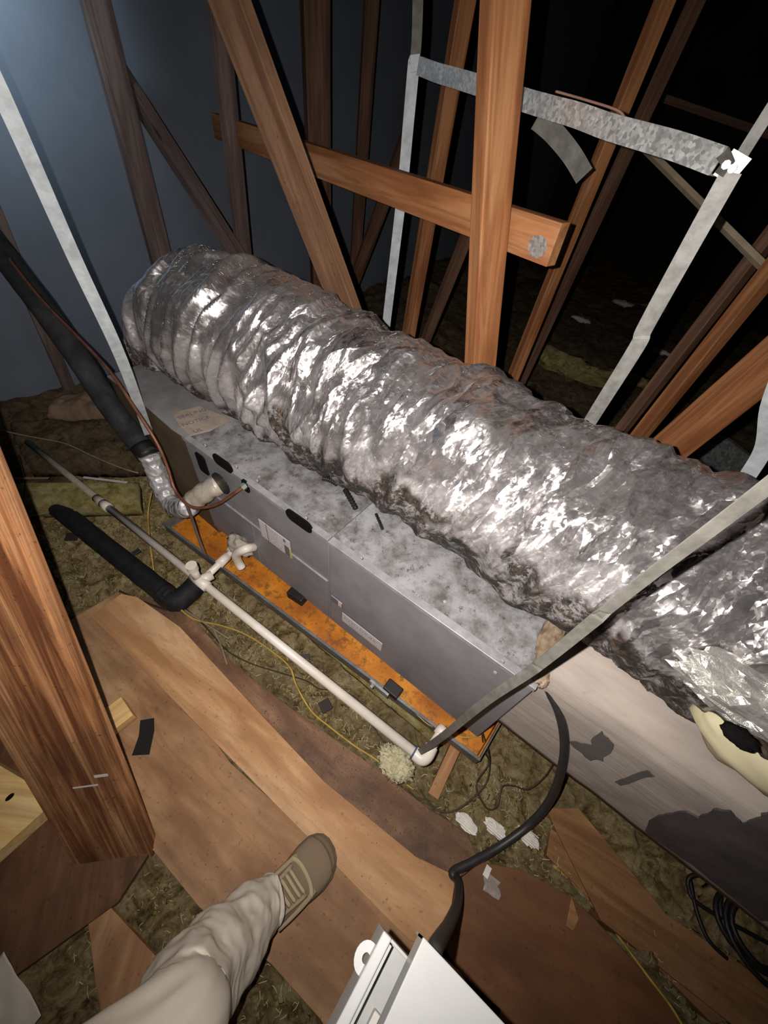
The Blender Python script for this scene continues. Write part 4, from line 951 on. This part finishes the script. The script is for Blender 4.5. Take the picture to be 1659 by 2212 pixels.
# grit on the dirty board, stuff
V = []; F = []
def add_grit(P, n, z, smin, smax):
    b = (min(p[0] for p in P), max(p[0] for p in P), min(p[1] for p in P), max(p[1] for p in P)); c_ = 0
    while c_ < n:
        x = random.uniform(b[0], b[1]); y = random.uniform(b[2], b[3])
        if not inpoly(x, y, P): continue
        c_ += 1; s = random.uniform(smin, smax); k0 = len(V)
        for dx, dy, dz in ((1, 0, 0), (-1, .2, 0), (0, 1, 0), (.1, -.8, 0), (0, .1, .8)):
            V.append((x + dx * s * random.uniform(.5, 1.3), y + dy * s * random.uniform(.5, 1.3), z + dz * s))
        for f in ((0, 2, 4), (2, 1, 4), (1, 3, 4), (3, 0, 4)): F.append(tuple(k0 + q for q in f))
add_grit(DK[2], 1500, -.004, .0008, .0030); add_grit(DK[0], 120, .018, .0008, .002); add_grit(DK[1], 160, -.001, .0008, .002)
o = obj('floor_grit', (V, F), plain('grit', (.30, .20, .13), .9, 0, .1, .6, 60, dirtcol=(.10, .065, .04))); tag(o, 'loose dirt and grit crumbs on the dark board', 'grit', kind='stuff')
# distant debris on the wool behind the duct
for k, (p, lb) in enumerate((((-0.777, 4.672, 0.050), 'pale scrap far back on the wool, right of the post'), ((-0.229, 5.855, 0.050), 'grey lump far back on the wool, right of the hanging strap'), ((-0.578, 5.628, 0.050), 'pale lump far back, just left of the hanging strap'), ((0.060, 4.544, 0.050), 'curled pale scrap between the strap and the pair of webs'), ((-0.512, 3.521, 0.050), 'yellow torn batt piece in the dark behind the duct'), ((-0.015, 3.722, 0.050), 'second yellow batt piece in the dark beside the strap'))):
    s = (.10, .16, .12, .08, .34, .18)[k]
    o = obj('debris_scrap', blob(p, s, s * .45, s * .2, 18, 12, .6, 3, k), (M_LABEL, M_KRAFT, M_LABEL, M_LABEL, M_INSY, M_INSY)[k], smooth=True); tag(o, lb, 'scrap')
# sheet metal duct corner beyond the duct at the right
t = thing('metal_box', 'dark open sheet metal box behind the duct at the right', 'metal box', (0.690, 2.959, 0.100))
a = Vector((0.494, 3.072, 0.120)); b = Vector((0.792, 2.824, 0.120))
obj('box_side', ribbon([a, b], .20, .004, (0, 0, 1)), M_GALVD, t); obj('box_corner', ribbon([b, b + Vector((.12, .25, 0))], .20, .004, (0, 0, 1)), M_GALVD, t)
obj('box_rim', ribbon([a + Vector((0, 0, .1)), b + Vector((0, 0, .1))], .03, .004, (0, 1, 0)), M_GALVD, t)

# ------------------------------------------------------------------ grey electrical box near the camera
eb = thing('electrical_box', 'light grey electrical enclosure with a raised lid close to the camera at the bottom', 'electrical box', (.32, -.16, .64))
zb0, zb1 = .64, .72
bx0 = (0.106, -0.015, 0.720)
xl, yt = bx0[0], bx0[1]
xr, yb = .56, -.38
tw = .014
obj('box_bottom', box(xl + .002, xr, yb, yt - .002, zb0, zb0 + .004), M_PLASTICD, eb)
obj('box_wall', box(xl, xl + tw, yb, yt, zb0, zb1), M_PLASTIC, eb, bevel=.002)
obj('box_wall', box(xl + tw, xr, yt - .004, yt, zb0, zb1 - .004), M_PLASTICD, eb, bevel=.001)
obj('box_wall', box(xr - .004, xr, yb, yt, zb0, zb1), M_PLASTIC, eb)
obj('box_wall', box(xl, xr, yb - .004, yb, zb0, zb1), M_PLASTIC, eb)
obj('inner_rail', box(xl + tw, xl + tw + .005, yb, yt - .006, zb0 + .004, zb1 - .010), M_PLASTICD, eb)
lc = (0.145, 0.012, 0.765)
obj('lid', box(lc[0], xr + .006, yb - .01, lc[1], .758, .765), M_PLASTIC, eb, bevel=.0015)
obj('lid_flange', box(lc[0], lc[0] + .003, yb - .01, lc[1], .728, .760), M_PLASTIC, eb)
obj('lid_flange', box(lc[0], xr + .006, lc[1] - .003, lc[1], .71, .760), M_PLASTIC, eb)
tb_ = Vector((0.104, -0.051, 0.700))
def ring(c, r0, r1, th, m=20):
    V = []; F = []
    for k in (0, 1):
        for rr in (r0, r1):
            for j in range(m): a = 2 * PI * j / m; V.append((c.x + math.cos(a) * rr, c.y + math.sin(a) * rr * 1.15, c.z + k * th))
    for j in range(m):
        jj = (j + 1) % m
        F += [(j, m + j, m + jj, jj)[::1], (2 * m + j, 2 * m + jj, 3 * m + jj, 3 * m + j)[::1], (m + j, 3 * m + j, 3 * m + jj, m + jj)[::-1], (j, jj, 2 * m + jj, 2 * m + j)[::-1]]
    return V, F
obj('mounting_ear', joinvf(ring(tb_, .0050, .0155, .004), box(tb_.x + .007, xl + .004, tb_.y - .030, tb_.y - .002, tb_.z, tb_.z + .0038)), M_PLASTIC, eb)
p = (0.155, -0.090, 0.660)
obj('terminal_block', box(p[0] - .006, p[0] + .016, p[1] - .02, p[1] + .008, zb0 + .004, zb0 + .02), M_WHITEPL, eb, bevel=.002)
obj('mounting_stud', box(.28, .318, -.33, -.242, -.02, zb0), MW['lumber'], eb)

# ------------------------------------------------------------------ person: trouser leg and work shoe
pe = thing('person', 'leg in grey work trousers and brown lace-up shoe stepping on the light plank', 'person', (-.05, -.1, .018))
def loft(rings, m, cap=True):
    V = []; F = []
    for rg in rings: V += rg
    n = len(rings)
    for i in range(n - 1):
        for j in range(m):
            a = i * m + j; b = i * m + (j + 1) % m; F.append((a, b, b + m, a + m))
    if cap: F.append(tuple(range(m))[::-1]); F.append(tuple(range((n - 1) * m, n * m)))
    return V, F
toe = Vector((-0.026, 0.015, 0.030)); ank = Vector((-0.075, -0.192, 0.100))
toe.z = 0; ank.z = 0
fd = (toe - ank).normalized(); fs = Vector((fd.y, -fd.x, 0))
SL = .300; toe = toe + Vector((0, 0, .018)); heel = toe - fd * SL
def shoe_ring(t, zlo, wscale=1.0, hscale=1.0, m=28, wr=0.0):
    # t: 0 heel .. 1 toe
    wpts = [(0, .028), (.06, .038), (.2, .044), (.4, .046), (.6, .054), (.74, .059), (.86, .056), (.93, .046), (.975, .031), (1, .010)]
    hpts = [(0, .07), (.1, .10), (.3, .11), (.42, .105), (.55, .085), (.7, .062), (.85, .052), (.94, .042), (.985, .030), (1, .018)]
    def ip(P):
        for a, b in zip(P[:-1], P[1:]):
            if t <= b[0]: k = (t - a[0]) / (b[0] - a[0]); return a[1] + (b[1] - a[1]) * k
        return P[-1][1]
    wv = ip(wpts) * wscale; hv = ip(hpts) * hscale
    c = heel + fd * SL * t + fs * .008 * math.sin(t * 3)
    rg = []
    for j in range(m):
        a = 2 * PI * j / m; cx = math.cos(a); sz = math.sin(a)
        x = math.copysign(abs(cx) ** .75, cx) * wv * (1 - .18 * max(0, sz))
        z = zlo + (hv - zlo) * (.5 + .5 * math.copysign(abs(sz) ** .8, sz))
        rg.append(c + fs * x + Vector((0, 0, z)))
    return rg
ts = [0, .02, .06, .12, .2, .28, .36, .44, .5, .56, .62, .68, .74, .8, .85, .9, .94, .97, .99, 1]
sh = obj('shoe', loft([shoe_ring(t, .014) for t in ts], 28), M_SHOE, pe, smooth=True)
obj('sole', loft([[Vector((q.x, q.y, toe.z + (.0 if k < 14 else .0))) for k, q in enumerate(rg)] for rg in []] or [[heel + fd * SL * (t * 1.02 - .01) + fs * (.008 * math.sin(t * 3) + sx * w_) + Vector((0, 0, z)) for (sx, z) in ((-1, .0), (1, .0), (1.0, .020), (-1.0, .020))] for t, w_ in ((0, .024), (.03, .034), (.1, .042), (.3, .045), (.5, .050), (.65, .058), (.76, .062), (.86, .059), (.93, .048), (.975, .034), (1, .014))], 4), M_SOLE, sh, bevel=.004)
# toe cap seam, tongue, laces, side overlay
def on_shoe(t, sx, lift=.002):
    rg = shoe_ring(t, .014)
    j = int(round((PI / 2 - sx * PI / 2) / (2 * PI) * 28)) % 28
    a = PI / 2 - sx * PI / 2; f = a / (2 * PI) * 28; j0 = int(math.floor(f)) % 28; j1 = (j0 + 1) % 28; k = f - math.floor(f)
    p = rg[j0].lerp(rg[j1], k); return p + Vector((0, 0, lift)) + fs * sx * lift
def arc(t0, tb, s0, s1, n=12): return [on_shoe(t0 + tb * (1 - (2 * k / n - 1) ** 2), s0 + (s1 - s0) * k / n) for k in range(n + 1)]
obj('toe_overlay', tube(arc(.665, .05, -.72, .72), .0055, 8, flat=.5), M_LACE, sh, smooth=True)
obj('toe_seam', tube(arc(.90, .045, -.8, .8), .0022, 6), M_SOLE, sh, smooth=True)
for k, t in enumerate((.40, .445, .49, .535, .58, .62)):
    obj('lace', tube([on_shoe(t + (.02 if (i % 2) else 0) * 0 + .022 * (i / 8), -.36 + .72 * i / 8, .005) for i in range(9)], .0048, 6, flat=.6), M_LACE, sh, smooth=True)
for s_ in (-1, 1):
    obj('eyestay', tube([on_shoe(.38 + .27 * i / 8, s_ * (.42 + .05 * i / 8), .001) for i in range(9)], .006, 6, flat=.45), M_SHOEL, sh, smooth=True)
    obj('side_overlay', tube([on_shoe(.36 + .36 * i / 8, s_ * (.95 - .35 * i / 8), .001) for i in range(9)], .007, 6, flat=.5), M_SHOEL, sh, smooth=True)
# leg: one continuous surface from ankle to thigh
K = [((-0.068, -0.156, 0.135), .050, .135), ((-0.080, -0.177, 0.160), .056, 0), ((-0.082, -0.216, 0.220), .066, 0), ((-0.083, -0.255, 0.300), .074, 0), ((-0.084, -0.284, 0.380), .076, 0), ((-0.072, -0.298, 0.460), .073, 0), ((-0.061, -0.317, 0.530), .074, 0)]
lp = [Vector(k[0]) for k in K] + [Vector((-.16, -.52, .72)), Vector((-.18, -.62, .92))]
lr = [k[1] for k in K] + [.095, .10]
path = spline(lp, 16); rads = [v.x for v in spline([(r_, 0, 0) for r_ in lr], 16)]
def folds(i, a):
    t = i / 16
    f = .050 * math.sin(t * 4.2 + 2.2 * math.cos(a + .6)) * (1 - .4 * math.sin(a))
    n1 = noise.noise((math.cos(a) * 1.4, math.sin(a) * 1.4, t * .9)); n1 = (1 - 2.4 * abs(n1)) * .07
    n2 = noise.noise((math.cos(a) * 3 + t, math.sin(a) * 3, t * 2.0)); n2 = (1 - 2.4 * abs(n2)) * .035
    cuff = .05 * math.exp(-((i - 1) / 2.0) ** 2)
    return 1 + f + n1 + n2 + cuff
obj('trouser_leg', tube(path, rads, 64, fn=folds), M_PANTS, pe, smooth=True)
obj('ankle', tube([ank + Vector((0, 0, .07)) - fd * .02, Vector(K[1][0])], .036, 14), M_SOLE, pe, smooth=True)
# pale cloth in the bottom left corner
def cloth(c, sx, sy, n=26):
    V = []; F = []
    for j in range(n + 1):
        for i in range(n + 1):
            x = c[0] + (i / n - .5) * sx; y = c[1] + (j / n - .5) * sy
            V.append((x + .012 * noise.noise((x * 9, y * 9, 1)), y + .012 * noise.noise((x * 9, y * 9, 4)), c[2] + .03 * fbm(x * 7, y * 7, 2, 3) + .02))
    for j in range(n):
        for i in range(n): a = j * (n + 1) + i; F.append((a, a + 1, a + n + 2, a + n + 1))
    return V, F
o = obj('cloth_rag', cloth((-0.424, -0.649, 0.030), .16, .12), M_PANTS, smooth=True); tag(o, 'crumpled pale grey cloth in the bottom left corner', 'cloth')
md = o.modifiers.new('s', 'SOLIDIFY'); md.thickness = .002
